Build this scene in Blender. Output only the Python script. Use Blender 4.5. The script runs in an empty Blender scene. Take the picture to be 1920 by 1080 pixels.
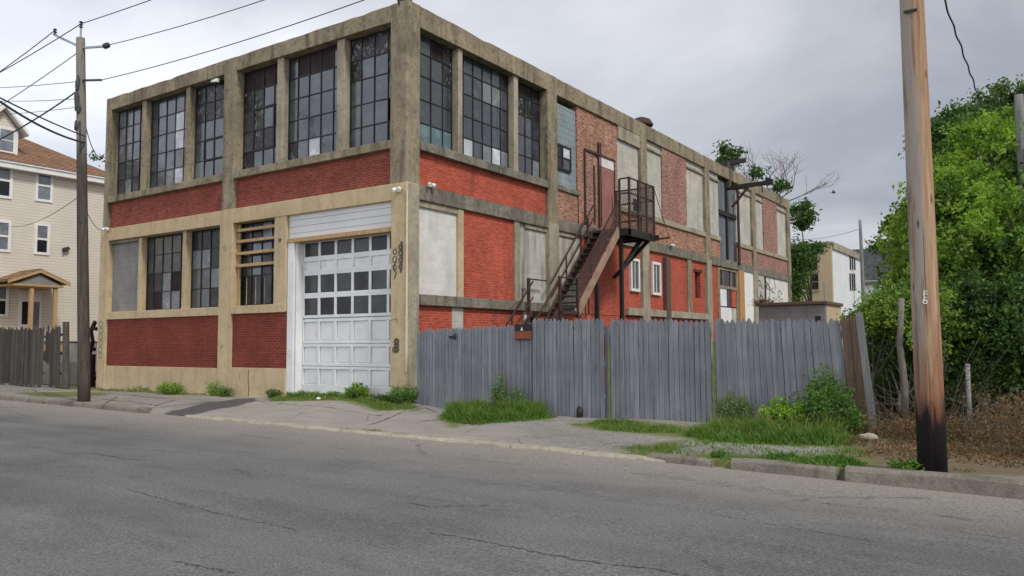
import bpy, math, random
import numpy as np
from mathutils import Vector, Matrix, Euler
RNG = np.random.default_rng(7)
random.seed(7)
S = bpy.context.scene
COL = S.collection

# ------------------------------------------------------------------ camera model
F, YAW, PIT, ROL = 1485.49, 0.6007, 0.0698, -0.0048
CAM = np.array([13.4529, -14.9349, 1.6])
fw = np.array([-math.sin(YAW)*math.cos(PIT), math.cos(YAW)*math.cos(PIT), math.sin(PIT)])
r0 = np.array([math.cos(YAW), math.sin(YAW), 0.0]); u0 = np.cross(r0, fw)
RT = r0*math.cos(ROL) + u0*math.sin(ROL); UP = -r0*math.sin(ROL) + u0*math.cos(ROL)
def ray(x, y): return fw*F + RT*(x-960) - UP*(y-540)
def onX(x, y, X): d = ray(x, y); return CAM + d*((X-CAM[0])/d[0])
def onY(x, y, Y): d = ray(x, y); return CAM + d*((Y-CAM[1])/d[1])
def onZ(x, y, Z): d = ray(x, y); return CAM + d*((Z-CAM[2])/d[2])
def at(x, y, dist): return CAM + ray(x, y)/F*dist

# ------------------------------------------------------------------ object helpers
def tag(o, label=None, cat=None, group=None, kind=None):
    if label: o['label'] = label
    if cat: o['category'] = cat
    if group: o['group'] = group
    if kind: o['kind'] = kind
    return o
def empty(name, loc=(0, 0, 0), rz=0.0):
    o = bpy.data.objects.new(name, None); o.empty_display_size = .2
    o.location = loc; o.rotation_euler = (0, 0, rz); COL.objects.link(o); return o
def copy_tree(o, parent=None):
    c = o.copy(); COL.objects.link(c)
    if parent: c.parent = parent
    for ch in list(o.children): copy_tree(ch, c)
    return c
class MB:
    """collects simple shapes and links them as ONE mesh object"""
    def __init__(s): s.v = []; s.f = []; s.m = []
    def add(s, vs, fs, mi=0):
        b = len(s.v); s.v += [tuple(float(c) for c in q) for q in vs]
        s.f += [tuple(b+i for i in f) for f in fs]; s.m += [mi]*len(fs); return s
    def box(s, x0, x1, y0, y1, z0, z1, mi=0):
        vs = [(x, y, z) for z in (z0, z1) for y in (y0, y1) for x in (x0, x1)]
        return s.add(vs, [(0, 2, 3, 1), (4, 5, 7, 6), (0, 1, 5, 4), (2, 6, 7, 3), (0, 4, 6, 2), (1, 3, 7, 5)], mi)
    def bar(s, a, b, w, h, up=(0, 0, 1), mi=0):
        a = Vector(a); b = Vector(b); d = (b-a).normalized(); up = Vector(up)
        if abs(d.dot(up)) > .98: up = Vector((1, 0, 0))
        sd = d.cross(up).normalized(); u = sd.cross(d)
        vs = [p + sd*(i*w/2) + u*(j*h/2) for p in (a, b) for j in (-1, 1) for i in (-1, 1)]
        return s.add(vs, [(0, 2, 3, 1), (4, 5, 7, 6), (0, 1, 5, 4), (2, 6, 7, 3), (0, 4, 6, 2), (1, 3, 7, 5)], mi)
    def tube(s, pts, rad, n=8, cap=True, mi=0):
        pts = [Vector(p) for p in pts]
        rs = rad if hasattr(rad, '__len__') else [rad]*len(pts)
        vs = []; fs = []; prev = None
        for i, p in enumerate(pts):
            d = (pts[min(i+1, len(pts)-1)] - pts[max(i-1, 0)]).normalized()
            ref = prev if prev is not None else (Vector((0, 0, 1)) if abs(d.z) < .9 else Vector((1, 0, 0)))
            sd = (ref - d*ref.dot(d)).normalized(); prev = sd; u = d.cross(sd)
            for k in range(n):
                a = 2*math.pi*k/n; vs.append(p + (sd*math.cos(a) + u*math.sin(a))*rs[i])
        for i in range(len(pts)-1):
            for k in range(n):
                k2 = (k+1) % n; fs.append((i*n+k, i*n+k2, (i+1)*n+k2, (i+1)*n+k))
        if cap: fs += [tuple(range(n-1, -1, -1)), tuple((len(pts)-1)*n+k for k in range(n))]
        return s.add(vs, fs, mi)
    def prism(s, poly, off, mi=0):
        """polygon of 3-D points extruded by vector off"""
        n = len(poly); off = Vector(off); a = [Vector(p) for p in poly]
        vs = a + [p+off for p in a]
        fs = [tuple(range(n-1, -1, -1)), tuple(range(n, 2*n))] + [(i, (i+1) % n, n+(i+1) % n, n+i) for i in range(n)]
        return s.add(vs, fs, mi)
    def blob(s, c, r, seg=10, ring=6, jit=.0, mi=0):
        vs = []; fs = []
        for i in range(ring+1):
            t = math.pi*i/ring
            for k in range(seg):
                a = 2*math.pi*k/seg; q = 1 + random.uniform(-jit, jit)
                vs.append((c[0]+r[0]*math.sin(t)*math.cos(a)*q, c[1]+r[1]*math.sin(t)*math.sin(a)*q, c[2]+r[2]*math.cos(t)*q))
        for i in range(ring):
            for k in range(seg): fs.append((i*seg+k, (i+1)*seg+k, (i+1)*seg+(k+1) % seg, i*seg+(k+1) % seg))
        return s.add(vs, fs, mi)
    def build(s, name, mats, parent=None, bevel=0.0, smooth=False, label=None):
        me = bpy.data.meshes.new(name); me.from_pydata(s.v, [], s.f)
        mats = mats if isinstance(mats, (list, tuple)) else [mats]
        for m in mats: me.materials.append(m)
        if len(mats) > 1: me.polygons.foreach_set('material_index', s.m)
        if smooth: me.polygons.foreach_set('use_smooth', [True]*len(me.polygons))
        me.update(); o = bpy.data.objects.new(name, me); COL.objects.link(o)
        if parent: o.parent = parent
        if bevel:
            b = o.modifiers.new('bevel', 'BEVEL'); b.width = bevel; b.segments = 2; b.limit_method = 'ANGLE'
        if label: o['label'] = label
        return o
def npmesh(name, verts, quads, mat, parent=None, smooth=False):
    me = bpy.data.meshes.new(name); n = len(verts); k = quads.shape[1]
    me.vertices.add(n); me.vertices.foreach_set('co', np.asarray(verts, np.float32).ravel())
    me.loops.add(quads.size); me.loops.foreach_set('vertex_index', quads.astype(np.int32).ravel())
    me.polygons.add(len(quads)); me.polygons.foreach_set('loop_start', np.arange(0, quads.size, k, dtype=np.int32))
    me.polygons.foreach_set('use_smooth', [smooth]*len(quads))
    me.materials.append(mat); me.update(calc_edges=True); me.validate()
    o = bpy.data.objects.new(name, me); COL.objects.link(o)
    if parent: o.parent = parent
    return o

# ------------------------------------------------------------------ materials
class NT:
    def __init__(s, name):
        s.mat = bpy.data.materials.new(name); s.mat.use_nodes = True
        s.t = s.mat.node_tree; s.t.nodes.clear()
        s.out = s.n('ShaderNodeOutputMaterial'); s._oc = None
    def n(s, ty, **kw):
        nd = s.t.nodes.new(ty)
        for k, v in kw.items(): setattr(nd, k, v)
        return nd
    def put(s, sock, v):
        if isinstance(v, bpy.types.NodeSocket): s.t.links.new(v, sock)
        elif isinstance(v, (tuple, list)) and len(v) == 3 and sock.type == 'RGBA': sock.default_value = (*v, 1)
        else: sock.default_value = v
    def oc(s):
        if s._oc is None: s._oc = s.n('ShaderNodeTexCoord').outputs['Object']
        return s._oc
    def scl(s, v, vec=None):
        m = s.n('ShaderNodeMapping'); s.put(m.inputs['Vector'], vec or s.oc()); m.inputs['Scale'].default_value = v; return m.outputs[0]
    def noise(s, scale, detail=4, rough=.55, vec=None, dist=0.0):
        m = s.n('ShaderNodeTexNoise'); s.put(m.inputs['Vector'], vec or s.oc())
        m.inputs['Scale'].default_value = scale; m.inputs['Detail'].default_value = detail
        m.inputs['Roughness'].default_value = rough; m.inputs['Distortion'].default_value = dist; return m.outputs['Fac']
    def vor(s, scale, feature='F1', vec=None, out='Distance'):
        m = s.n('ShaderNodeTexVoronoi', feature=feature); s.put(m.inputs['Vector'], vec or s.oc()); m.inputs['Scale'].default_value = scale; return m.outputs[out]
    def ramp(s, f, a, b, lo=0.0, hi=1.0):
        m = s.n('ShaderNodeMapRange'); s.put(m.inputs[0], f)
        for i, v in zip((1, 2, 3, 4), (a, b, lo, hi)): m.inputs[i].default_value = v
        return m.outputs[0]
    def math(s, op, a, b=0.0):
        m = s.n('ShaderNodeMath', operation=op); s.put(m.inputs[0], a); s.put(m.inputs[1], b); return m.outputs[0]
    def mix(s, f, a, b, blend='MIX'):
        m = s.n('ShaderNodeMix', data_type='RGBA', blend_type=blend); s.put(m.inputs[0], f); s.put(m.inputs[6], a); s.put(m.inputs[7], b); return m.outputs[2]
    def island(s): return s.n('ShaderNodeNewGeometry').outputs['Random Per Island']
    def sep(s, vec=None):
        m = s.n('ShaderNodeSeparateXYZ'); s.put(m.inputs[0], vec or s.oc()); return m.outputs
    def comb(s, x, y, z):
        m = s.n('ShaderNodeCombineXYZ')
        for i, v in enumerate((x, y, z)): s.put(m.inputs[i], v)
        return m.outputs[0]
    def bump(s, h, st=.3, dist=.02):
        m = s.n('ShaderNodeBump'); s.put(m.inputs['Height'], h); m.inputs['Strength'].default_value = st; m.inputs['Distance'].default_value = dist; return m.outputs[0]
    def bsdf(s, col, rough=.85, normal=None, metal=0.0, spec=.3):
        b = s.n('ShaderNodeBsdfPrincipled'); s.put(b.inputs['Base Color'], col); s.put(b.inputs['Roughness'], rough)
        b.inputs['Metallic'].default_value = metal; b.inputs['Specular IOR Level'].default_value = spec
        if normal: s.put(b.inputs['Normal'], normal)
        s.t.links.new(b.outputs[0], s.out.inputs[0]); s.b = b; return s.mat

def concrete(name, c1, c2, dark=(.05, .045, .035), stain=.5, chips=None, bump=.35):
    t = NT(name)
    n1 = t.noise(.9, 6, .62); n2 = t.noise(9, 6, .65); n3 = t.noise(1.0, 5, .6, t.scl((3.2, 3.2, .35))); n4 = t.noise(55, 3)
    col = t.mix(t.ramp(n1, .35, .65), c1, c2)
    col = t.mix(t.math('MULTIPLY', t.ramp(n3, .5, .72), stain), col, dark)
    col = t.mix(t.math('MULTIPLY', t.ramp(n2, .52, .72), stain*.9), col, dark)
    col = t.mix(t.math('MULTIPLY', t.ramp(t.noise(3.4, 8, .72, None, .6), .50, .66), stain*.75), col, tuple(q*.42 for q in c2))
    col = t.mix(1.0, col, t.mix(t.ramp(n4, .3, .7), (.82, .82, .82), (1.15, 1.15, 1.15)), 'MULTIPLY')
    if chips: col = t.mix(t.ramp(t.noise(2.3, 8, .72), .62, .66), col, chips)
    h = t.math('ADD', n2, t.math('MULTIPLY', n4, .5))
    return t.bsdf(col, .9, t.bump(h, bump, .03), spec=.2)
def brick(name, cols, mortar, mf=.011, var=.5, wash=None, bump=.5, stain=.35):
    """cols: two brick colours; running bond laid in the (x+y, z) plane of the wall"""
    t = NT(name); x, y, z = t.sep()
    v = t.comb(t.math('ADD', x, y), z, 0.0)
    b = t.n('ShaderNodeTexBrick'); t.put(b.inputs['Vector'], v)
    t.put(b.inputs['Color1'], cols[0]); t.put(b.inputs['Color2'], cols[1]); t.put(b.inputs['Mortar'], mortar)
    for k, q in (('Scale', 1), ('Mortar Size', mf), ('Mortar Smooth', .2), ('Bias', 0), ('Brick Width', .215), ('Row Height', .072)): b.inputs[k].default_value = q
    col = b.outputs['Color']
    n1 = t.noise(1.1, 6, .62); n2 = t.noise(14, 4)
    nb = t.noise(1, 2, .5, t.comb(t.math('MULTIPLY', t.math('ADD', x, y), 4.4), t.math('MULTIPLY', z, 12.2), 0.0))
    col = t.mix(1.0, col, t.mix(t.ramp(nb, .3, .7), (1-var*.6,)*3, (1+var*.5,)*3), 'MULTIPLY')
    col = t.mix(1.0, col, t.mix(t.ramp(n1, .3, .7), (.78, .76, .76), (1.16, 1.14, 1.12)), 'MULTIPLY')
    col = t.mix(t.math('MULTIPLY', t.ramp(t.noise(1, 5, .6, t.scl((2.5, 2.5, .3))), .54, .75), stain), col, (.05, .03, .025))
    if wash: col = t.mix(t.ramp(t.noise(2.2, 7, .7), .56, .72, 0, .75), col, wash)
    h = t.math('ADD', t.math('MULTIPLY', b.outputs['Fac'], -1.0), t.math('MULTIPLY', n2, .25))
    return t.bsdf(col, .85, t.bump(h, bump, .012), spec=.25)
def blockwall(name, c, mortar, stain=.4, row=.2, wid=.4, dark=(.06, .055, .045)):
    t = NT(name); x, y, z = t.sep(); v = t.comb(t.math('ADD', x, y), z, 0.0)
    b = t.n('ShaderNodeTexBrick'); t.put(b.inputs['Vector'], v)
    t.put(b.inputs['Color1'], c); t.put(b.inputs['Color2'], tuple(q*.9 for q in c)); t.put(b.inputs['Mortar'], mortar)
    for k, q in (('Scale', 1), ('Mortar Size', .008), ('Mortar Smooth', .6), ('Bias', 0), ('Brick Width', wid), ('Row Height', row)): b.inputs[k].default_value = q
    n1 = t.noise(1.3, 6, .65); n3 = t.noise(1, 5, .6, t.scl((3.5, 3.5, .3)))
    col = t.mix(1.0, b.outputs['Color'], t.mix(t.ramp(n1, .3, .7), (.8, .8, .79), (1.1, 1.1, 1.1)), 'MULTIPLY')
    col = t.mix(t.math('MULTIPLY', t.ramp(n3, .48, .74), stain), col, dark)
    h = t.math('ADD', t.math('MULTIPLY', b.outputs['Fac'], -.8), t.math('MULTIPLY', t.noise(30, 4), .4))
    return t.bsdf(col, .9, t.bump(h, .35, .015), spec=.2)
def plain(name, c, rough=.6, var=.2, scale=3.0, metal=0.0, spec=.3, dark=None, bump=.15, str3=None, isl=0.0):
    t = NT(name); vec = t.scl(str3) if str3 else t.oc()
    n1 = t.noise(scale, 6, .65, vec); n2 = t.noise(scale*9, 4, .6, vec)
    col = t.mix(1.0, c, t.mix(t.ramp(n1, .3, .7), (1-var,)*3, (1+var,)*3), 'MULTIPLY')
    if isl: col = t.mix(1.0, col, t.mix(t.island(), (1-isl,)*3, (1+isl,)*3), 'MULTIPLY')
    if dark: col = t.mix(t.ramp(t.noise(scale*1.7, 8, .7, vec), .56, .7, 0, .8), col, dark)
    return t.bsdf(col, rough, t.bump(n2, bump, .01), metal, spec)
def leafmat(name, c1, c2, trans=.35, c3=None):
    t = NT(name); i = t.island()
    col = t.mix(i, c1, c2)
    if c3: col = t.mix(t.ramp(t.noise(1.5, 4, .6), .46, .60, 0, .85), col, c3)
    d = t.n('ShaderNodeBsdfPrincipled'); t.put(d.inputs['Base Color'], col); d.inputs['Roughness'].default_value = .55
    d.inputs['Specular IOR Level'].default_value = .35
    tr = t.n('ShaderNodeBsdfTranslucent'); t.put(tr.inputs[0], t.mix(1.0, col, (1.25, 1.3, .6), 'MULTIPLY'))
    m = t.n('ShaderNodeMixShader'); m.inputs[0].default_value = trans
    t.t.links.new(d.outputs[0], m.inputs[1]); t.t.links.new(tr.outputs[0], m.inputs[2]); t.t.links.new(m.outputs[0], t.out.inputs[0])
    return t.mat
def panemat(name, c1, c2, rough=.07, spec=.55, speck=None, thr=.5, scale=6.0):
    t = NT(name)
    col = t.mix(t.island(), c1, c2)
    col = t.mix(t.ramp(t.noise(2.5, 6, .65), .5, .7, 0, .55), col, tuple(q*2+.015 for q in c2))
    rg = t.ramp(t.noise(4, 5, .6), .35, .75, rough, rough+.22)
    if speck:
        m = t.ramp(t.noise(scale, 8, .75, t.scl((1.6, 1.6, .8)), 1.2), thr, thr+.04)
        col = t.mix(m, col, speck); rg = t.math('MAXIMUM', rg, m)
    return t.bsdf(col, rg, t.bump(t.noise(2.5, 2), .04, .02), spec=spec)

M = {}
M['conc'] = concrete('weathered_concrete', (.35, .292, .20), (.215, .178, .122), dark=(.045, .04, .03), stain=.75)
M['conc_dark'] = concrete('mossy_concrete', (.27, .245, .195), (.14, .128, .105), stain=.75)
M['conc_light'] = concrete('pale_concrete', (.42, .37, .28), (.29, .255, .19), stain=.5)
M['cream'] = concrete('cream_paint', (.55, .43, .27), (.47, .365, .225), dark=(.14, .11, .07), stain=.3, chips=(.30, .26, .19), bump=.2)
M['cream_lit_edge'] = concrete('lit_edge_cream', (.66, .56, .40), (.58, .48, .33), dark=(.2, .16, .1), stain=.2, bump=.15)  # paler cream puts the light on the corner edge into the colour
M['red_dark'] = brick('dull_red_painted_brick', ((.26, .056, .034), (.20, .043, .03)), (.28, .11, .075), var=.45, mf=.011)
M['red_deep'] = brick('deep_red_painted_brick', ((.19, .036, .020), (.155, .028, .016)), (.215, .07, .048), var=.3, stain=.2, mf=.011)
M['red'] = brick('bright_red_painted_brick', ((.44, .082, .048), (.36, .064, .04)), (.44, .13, .085), var=.38, stain=.42, mf=.011, wash=(.37, .13, .095))
M['brick'] = brick('bare_orange_brick', ((.40, .15, .085), (.27, .085, .055)), (.36, .28, .21), mf=.014, var=.75, wash=(.44, .30, .20), stain=.3)
M['brick_pink'] = brick('bare_pink_brick', ((.36, .13, .095), (.25, .085, .07)), (.34, .27, .22), mf=.014, var=.7, stain=.25)
M['block_white'] = blockwall('white_painted_block', (.67, .65, .62), (.61, .59, .565), stain=.12, row=.2)
M['block_grey'] = blockwall('stained_grey_block', (.49, .465, .41), (.41, .39, .34), stain=.62, row=.2)
M['block_pale'] = blockwall('pale_grey_block', (.50, .48, .43), (.40, .38, .34), stain=.28, row=.2)
M['block_slate'] = blockwall('slate_grey_block', (.235, .225, .22), (.30, .29, .28), stain=.25, row=.2, wid=.3)
M['glassblock'] = blockwall('painted_glass_block', (.25, .30, .325), (.10, .11, .12), stain=.35, row=.2, wid=.24, dark=(.45, .46, .44))
M['steel'] = plain('dark_sash_steel', (.022, .022, .024), .6, .3)
M['rust'] = plain('rusty_steel', (.058, .034, .028), .75, .35, 4, dark=(.11, .048, .028))
M['black'] = plain('black_iron', (.02, .018, .017), .6, .4, 3)
M['stringer'] = plain('peeling_stringer', (.31, .21, .15), .8, .3, 3, dark=(.12, .05, .035))
M['white'] = plain('white_door_paint', (.70, .70, .70), .5, .09, 1.6, dark=(.54, .53, .51), bump=.05)
M['white_dirty'] = plain('dirty_white_paint', (.62, .61, .58), .6, .12, 2, dark=(.35, .33, .29))
M['trim'] = plain('white_trim', (.72, .71, .68), .5, .08, 2)
M['wood_tan'] = plain('tan_timber', (.42, .28, .14), .75, .25, 3, str3=(8, 8, 1))
M['wood_orange'] = plain('orange_timber', (.40, .22, .09), .75, .25, 3, str3=(8, 8, 1))
M['brown_post'] = plain('brown_post', (.11, .075, .055), .8, .3, 3, str3=(6, 6, 1))
M['pinkdoor'] = plain('faded_maroon_door', (.30, .13, .115), .7, .18, 2, dark=(.22, .10, .09))
M['shutter'] = plain('slate_boards', (.115, .125, .145), .7, .3, 3, str3=(7, 7, .7), isl=.35)
M['interior'] = plain('dark_interior', (.018, .016, .015), .95, .3)
M['roofing'] = plain('roofing_felt', (.10, .10, .10), .95, .2)
M['pane'] = panemat('dusty_window_glass', (.030, .034, .040), (.048, .054, .062), spec=.9)
M['pane_dark'] = panemat('dark_window_glass', (.008, .008, .009), (.02, .02, .022), rough=.15, spec=.3)
M['pane_peel'] = panemat('peeling_painted_glass', (.012, .011, .012), (.022, .02, .021), rough=.3, spec=.3, speck=(.30, .28, .28), thr=.56)
M['pane_rust'] = panemat('boarded_rusty_pane', (.018, .012, .012), (.03, .016, .014), rough=.6, spec=.2, speck=(.22, .06, .03), thr=.66, scale=2.0)
M['pane_white'] = panemat('whitened_pane', (.40, .42, .45), (.48, .50, .53), rough=.2)
M['pane_grey'] = panemat('greyed_pane', (.11, .12, .13), (.18, .19, .20), rough=.2)
M['pane_teal'] = panemat('teal_pane', (.07, .12, .13), (.11, .16, .165), rough=.12)
M['house_pane'] = panemat('house_glass', (.10, .12, .14), (.17, .19, .21), rough=.05, spec=.7)
M['ink'] = plain('black_spray_paint', (.075, .066, .055), .6, .3)
M['ink_grey'] = plain('faded_grey_spray_paint', (.22, .19, .15), .8, .3)
M['tin'] = plain('galvanised_metal', (.30, .31, .32), .45, .2, 4, metal=.7)
M['cable'] = plain('black_cable', (.06, .06, .065), .7, .1)
M['lampwhite'] = plain('white_plastic', (.8, .8, .78), .4, .05)

def siding(name, c, pitch=.145):
    t = NT(name); x, y, z = t.sep()
    fr = t.math('FRACT', t.math('DIVIDE', z, pitch))
    col = t.mix(t.ramp(t.noise(.8, 5), .3, .7), tuple(q*.93 for q in c), tuple(q*1.05 for q in c))
    seam = t.math('LESS_THAN', fr, .10)
    col = t.mix(seam, col, tuple(q*.5 for q in c))
    return t.bsdf(col, .6, t.bump(fr, .6, .03))
M['siding'] = siding('cream_vinyl_siding', (.70, .645, .555))
M['siding_white'] = siding('white_siding', (.74, .75, .77), .2)
M['clap'] = siding('white_clapboard', (.66, .66, .66), .19)
def shingle(name, c1, c2):
    t = NT(name); x, y, z = t.sep(); b = t.n('ShaderNodeTexBrick')
    t.put(b.inputs['Vector'], t.comb(t.math('ADD', y, t.math('MULTIPLY', x, .3)), z, 0.0)); t.put(b.inputs['Color1'], c1); t.put(b.inputs['Color2'], c2); t.put(b.inputs['Mortar'], tuple(q*.5 for q in c2))
    for k, q in (('Scale', 1), ('Mortar Size', .02), ('Brick Width', .3), ('Row Height', .13)): b.inputs[k].default_value = q
    col = t.mix(1.0, b.outputs[0], t.mix(t.noise(2.5, 6, .7), (.6, .6, .6), (1.35, 1.35, 1.35)), 'MULTIPLY')
    return t.bsdf(col, .9, t.bump(b.outputs['Fac'], -.5, .02))
M['shingle'] = shingle('orange_brown_shingles', (.31, .17, .10), (.215, .115, .07))
M['shingle_dark'] = shingle('dark_slate_shingles', (.085, .087, .095), (.065, .067, .073))
M['tanwall'] = concrete('tan_stucco', (.50, .39, .255), (.45, .35, .225), stain=.1, bump=.1)
def boards(name, c, dark, var=.22, fine=.4, stain=.55):
    t = NT(name)
    g = t.noise(1, 6, .65, t.scl((22, 22, 1.1))); w = t.noise(1.5, 5)
    col = t.mix(1.0, c, t.mix(t.island(), (1-var,)*3, (1+var,)*3), 'MULTIPLY')
    col = t.mix(1.0, col, t.mix(t.ramp(g, .3, .7), (1-fine*.6,)*3, (1+fine*.5,)*3), 'MULTIPLY')
    col = t.mix(1.0, col, t.mix(t.ramp(w, .3, .7), (.85, .85, .88), (1.12, 1.12, 1.1)), 'MULTIPLY')
    col = t.mix(t.ramp(t.noise(1, 7, .7, t.scl((9, 9, 2.2))), .56, .68, 0, stain), col, dark)
    col = t.mix(t.ramp(t.noise(1, 8, .75, t.scl((14, 14, 4))), .62, .68, 0, .5), col, tuple(q*1.5 for q in c))
    col = t.mix(t.ramp(t.vor(1.0, vec=t.scl((11, 11, 3.5))), .085, .05, 0, .8), col, dark)
    return t.bsdf(col, .8, t.bump(g, .4, .008), spec=.25)
M['bluefence'] = boards('blue_grey_painted_pickets', (.185, .193, .211), (.085, .09, .10), .16, .5, .55)
M['oldfence'] = boards('weathered_grey_pickets', (.078, .068, .058), (.028, .024, .02), .4, .7)
M['brownboard'] = boards('brown_plank', (.145, .10, .07), (.05, .035, .028), .25, .6)
M['greyboard'] = boards('grey_plank', (.20, .20, .195), (.09, .09, .085), .2, .5)
M['greenpost'] = plain('green_painted_post', (.20, .27, .10), .8, .35, 6, dark=(.02, .02, .018))

# ------------------------------------------------------------------ ground
def ky(X): return -4.55 - .045*X - .045*np.maximum(np.asarray(X, float)-9, 0)                    # street edge of the kerb
def sstep(a, b, x): t = np.clip((x-a)/(b-a), 0, 1); return t*t*(3-2*t)
def gz(X, Y):
    """height of the ground between kerb and building"""
    X = np.asarray(X, float); Y = np.asarray(Y, float)
    t = np.clip((Y - ky(X))/(0-ky(X)), 0, 1.15)
    drive = sstep(-4.9, -4.0, X)*(1-sstep(8.3, 9.4, X))
    front = .125*(1-drive) + .03*drive - .03*sstep(8.3, 9.4, X) + .05*sstep(10.5, 12.5, X)
    back = .06 + .15*sstep(-5.2, -3.5, X)*(1-sstep(-.5, 1.5, X)) + .02*sstep(1, 8, X)
    hump = .10*np.exp(-((X-3.6)/1.5)**2-((Y+1.6)/.7)**2) + .07*np.exp(-((X-9.3)/1.2)**2-((Y+2.6)/.6)**2)
    wob = .012*np.sin(X*2.1+Y*1.3)+.01*np.sin(X*.9-Y*2.7)
    return front*(1-t)+back*t + hump*drive + wob*np.minimum(1, t*4)
def onG(x, y):
    z = .1
    for _ in range(12): p = onZ(x, y, z); z = float(gz(p[0], p[1]))
    return p
def poly_sd(P, poly):
    """signed distance of points to a polygon (inside positive)"""
    px, py = P[:, 0], P[:, 1]; ins = np.zeros(len(P), bool); dm = np.full(len(P), 1e9)
    n = len(poly)
    for i in range(n):
        x0, y0 = poly[i]; x1, y1 = poly[(i+1) % n]
        c = ((y0 > py) != (y1 > py)) & (px < (x1-x0)*(py-y0)/(y1-y0+1e-12)+x0); ins ^= c
        ex, ey = x1-x0, y1-y0; t = np.clip(((px-x0)*ex+(py-y0)*ey)/(ex*ex+ey*ey+1e-12), 0, 1)
        dm = np.minimum(dm, np.hypot(px-x0-t*ex, py-y0-t*ey))
    return np.where(ins, dm, -dm)
def gpoly(pix): return [tuple(onG(*q)[:2]) for q in pix]

def groundmat():
    t = NT('verge_surfaces')
    def att(n): a = t.n('ShaderNodeAttribute'); a.attribute_name = n; return a.outputs['Fac']
    nz = t.math('MULTIPLY', t.math('SUBTRACT', t.noise(3.5, 7, .7), .5), .45)
    def msk(n, k=1.0, soft=.03): return t.ramp(t.math('ADD', att(n), t.math('MULTIPLY', nz, k)), -soft, soft)
    sp = t.noise(70, 3, .7); big = t.noise(.9, 6, .6); mid = t.noise(6, 6, .65)
    grey = t.mix(t.ramp(big, .3, .7), (.30, .285, .255), (.22, .21, .19))
    grey = t.mix(1.0, grey, t.mix(t.ramp(sp, .25, .75), (.72, .72, .72), (1.25, 1.25, 1.25)), 'MULTIPLY')
    grey = t.mix(t.ramp(mid, .52, .72, 0, .7), grey, (.12, .11, .09)); grey = t.mix(t.ramp(t.noise(2.1, 8, .75), .55, .66, 0, .6), grey, (.36, .335, .29))
    apron = t.mix(t.ramp(big, .3, .7), (.33, .305, .27), (.27, .25, .225))
    apron = t.mix(1.0, apron, t.mix(t.ramp(sp, .25, .75), (.8, .8, .8), (1.18, 1.18, 1.18)), 'MULTIPLY')
    apron = t.mix(t.ramp(t.noise(3.3, 8, .75), .55, .68, 0, .5), apron, (.16, .148, .13)); apron = t.mix(t.ramp(t.noise(1, 5, .6, t.scl((.5, 4, 1))), .55, .75, 0, .45), apron, (.13, .12, .11))
    asph = t.mix(t.ramp(mid, .3, .7), (.07, .066, .066), (.105, .10, .098))
    gv = t.vor(60, out='Color'); gvs = t.sep(gv)[0]
    grav = t.mix(gvs, (.17, .16, .15), (.36, .335, .305))
    grav = t.mix(t.ramp(mid, .5, .7, 0, .6), grav, (.16, .145, .115))
    dirt = t.mix(mid, (.10, .075, .045), (.20, .155, .10))
    moss = t.mix(mid, (.085, .11, .03), (.19, .19, .07))
    col = t.mix(msk('apron', .35), grey, apron)
    col = t.mix(msk('gravel', 1.0, .12), col, grav)
    col = t.mix(msk('dirt', 1.2, .10), col, dirt)
    col = t.mix(msk('moss', 1.4, .16), col, moss)
    col = t.mix(msk('asphalt', 1.0, .05), col, asph)
    # joints and cracks
    ve = t.vor(.55, 'DISTANCE_TO_EDGE', t.n('ShaderNodeVectorMath', operation='ADD').outputs[0]) if False else t.vor(.5, 'DISTANCE_TO_EDGE')
    jx = t.math('ABSOLUTE', t.math('SUBTRACT', t.math('FRACT', t.math('DIVIDE', t.sep()[0], 1.55)), .5))
    joint = t.math('MULTIPLY', t.math('LESS_THAN', jx, .006), t.math('LESS_THAN', t.sep()[0], -4.6))
    crack = t.math('LESS_THAN', t.math('ADD', ve, t.math('MULTIPLY', nz, .05)), .006)
    col = t.mix(t.math('MULTIPLY', t.math('MAXIMUM', joint, crack), .38), col, (.07, .06, .045))
    h = t.math('ADD', t.math('MULTIPLY', sp, .5), mid)
    return t.bsdf(col, .92, t.bump(h, .5, .02), spec=.2)
M['verge'] = groundmat()

P_APRON = gpoly([(470, 752), (540, 751), (770, 770), (830, 790), (870, 800), (980, 795), (1040, 812), (1000, 846), (700, 817), (420, 795), (345, 783)])
P_ASPH = gpoly([(300, 776), (440, 748), (478, 746), (482, 752), (370, 776), (330, 784)])
P_GRAVEL = gpoly([(985, 800), (1100, 795), (1290, 815), (1260, 850), (1150, 855), (1000, 845)])
P_SLAB = gpoly([(1255, 845), (1290, 826), (1600, 838), (1590, 858), (1380, 852), (1270, 850)])
P_MOSS = [gpoly(q) for q in ([(820, 790), (860, 768), (985, 770), (1030, 790), (900, 788), (850, 802)], [(1060, 795), (1150, 786), (1300, 800), (1590, 800), (1590, 832), (1330, 830), (1180, 812)],
          [(1170, 858), (1260, 826), (1290, 838), (1230, 866)], [(1340, 862), (1590, 860), (1630, 872), (1560, 880), (1370, 874)], [(560, 803), (700, 810), (830, 823), (700, 822)],
          [(500, 752), (520, 740), (740, 742), (790, 768), (700, 762), (640, 752)], [(40, 736), (200, 736), (200, 742), (60, 743)])]
P_STRIP = gpoly([(1160, 838), (1290, 822), (1600, 830), (1650, 872), (1560, 886), (1380, 876), (1190, 868)])
P_DIRT = gpoly([(1590, 812), (1640, 800), (1990, 780), (2100, 900), (1800, 890), (1620, 872), (1560, 850)])
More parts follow.
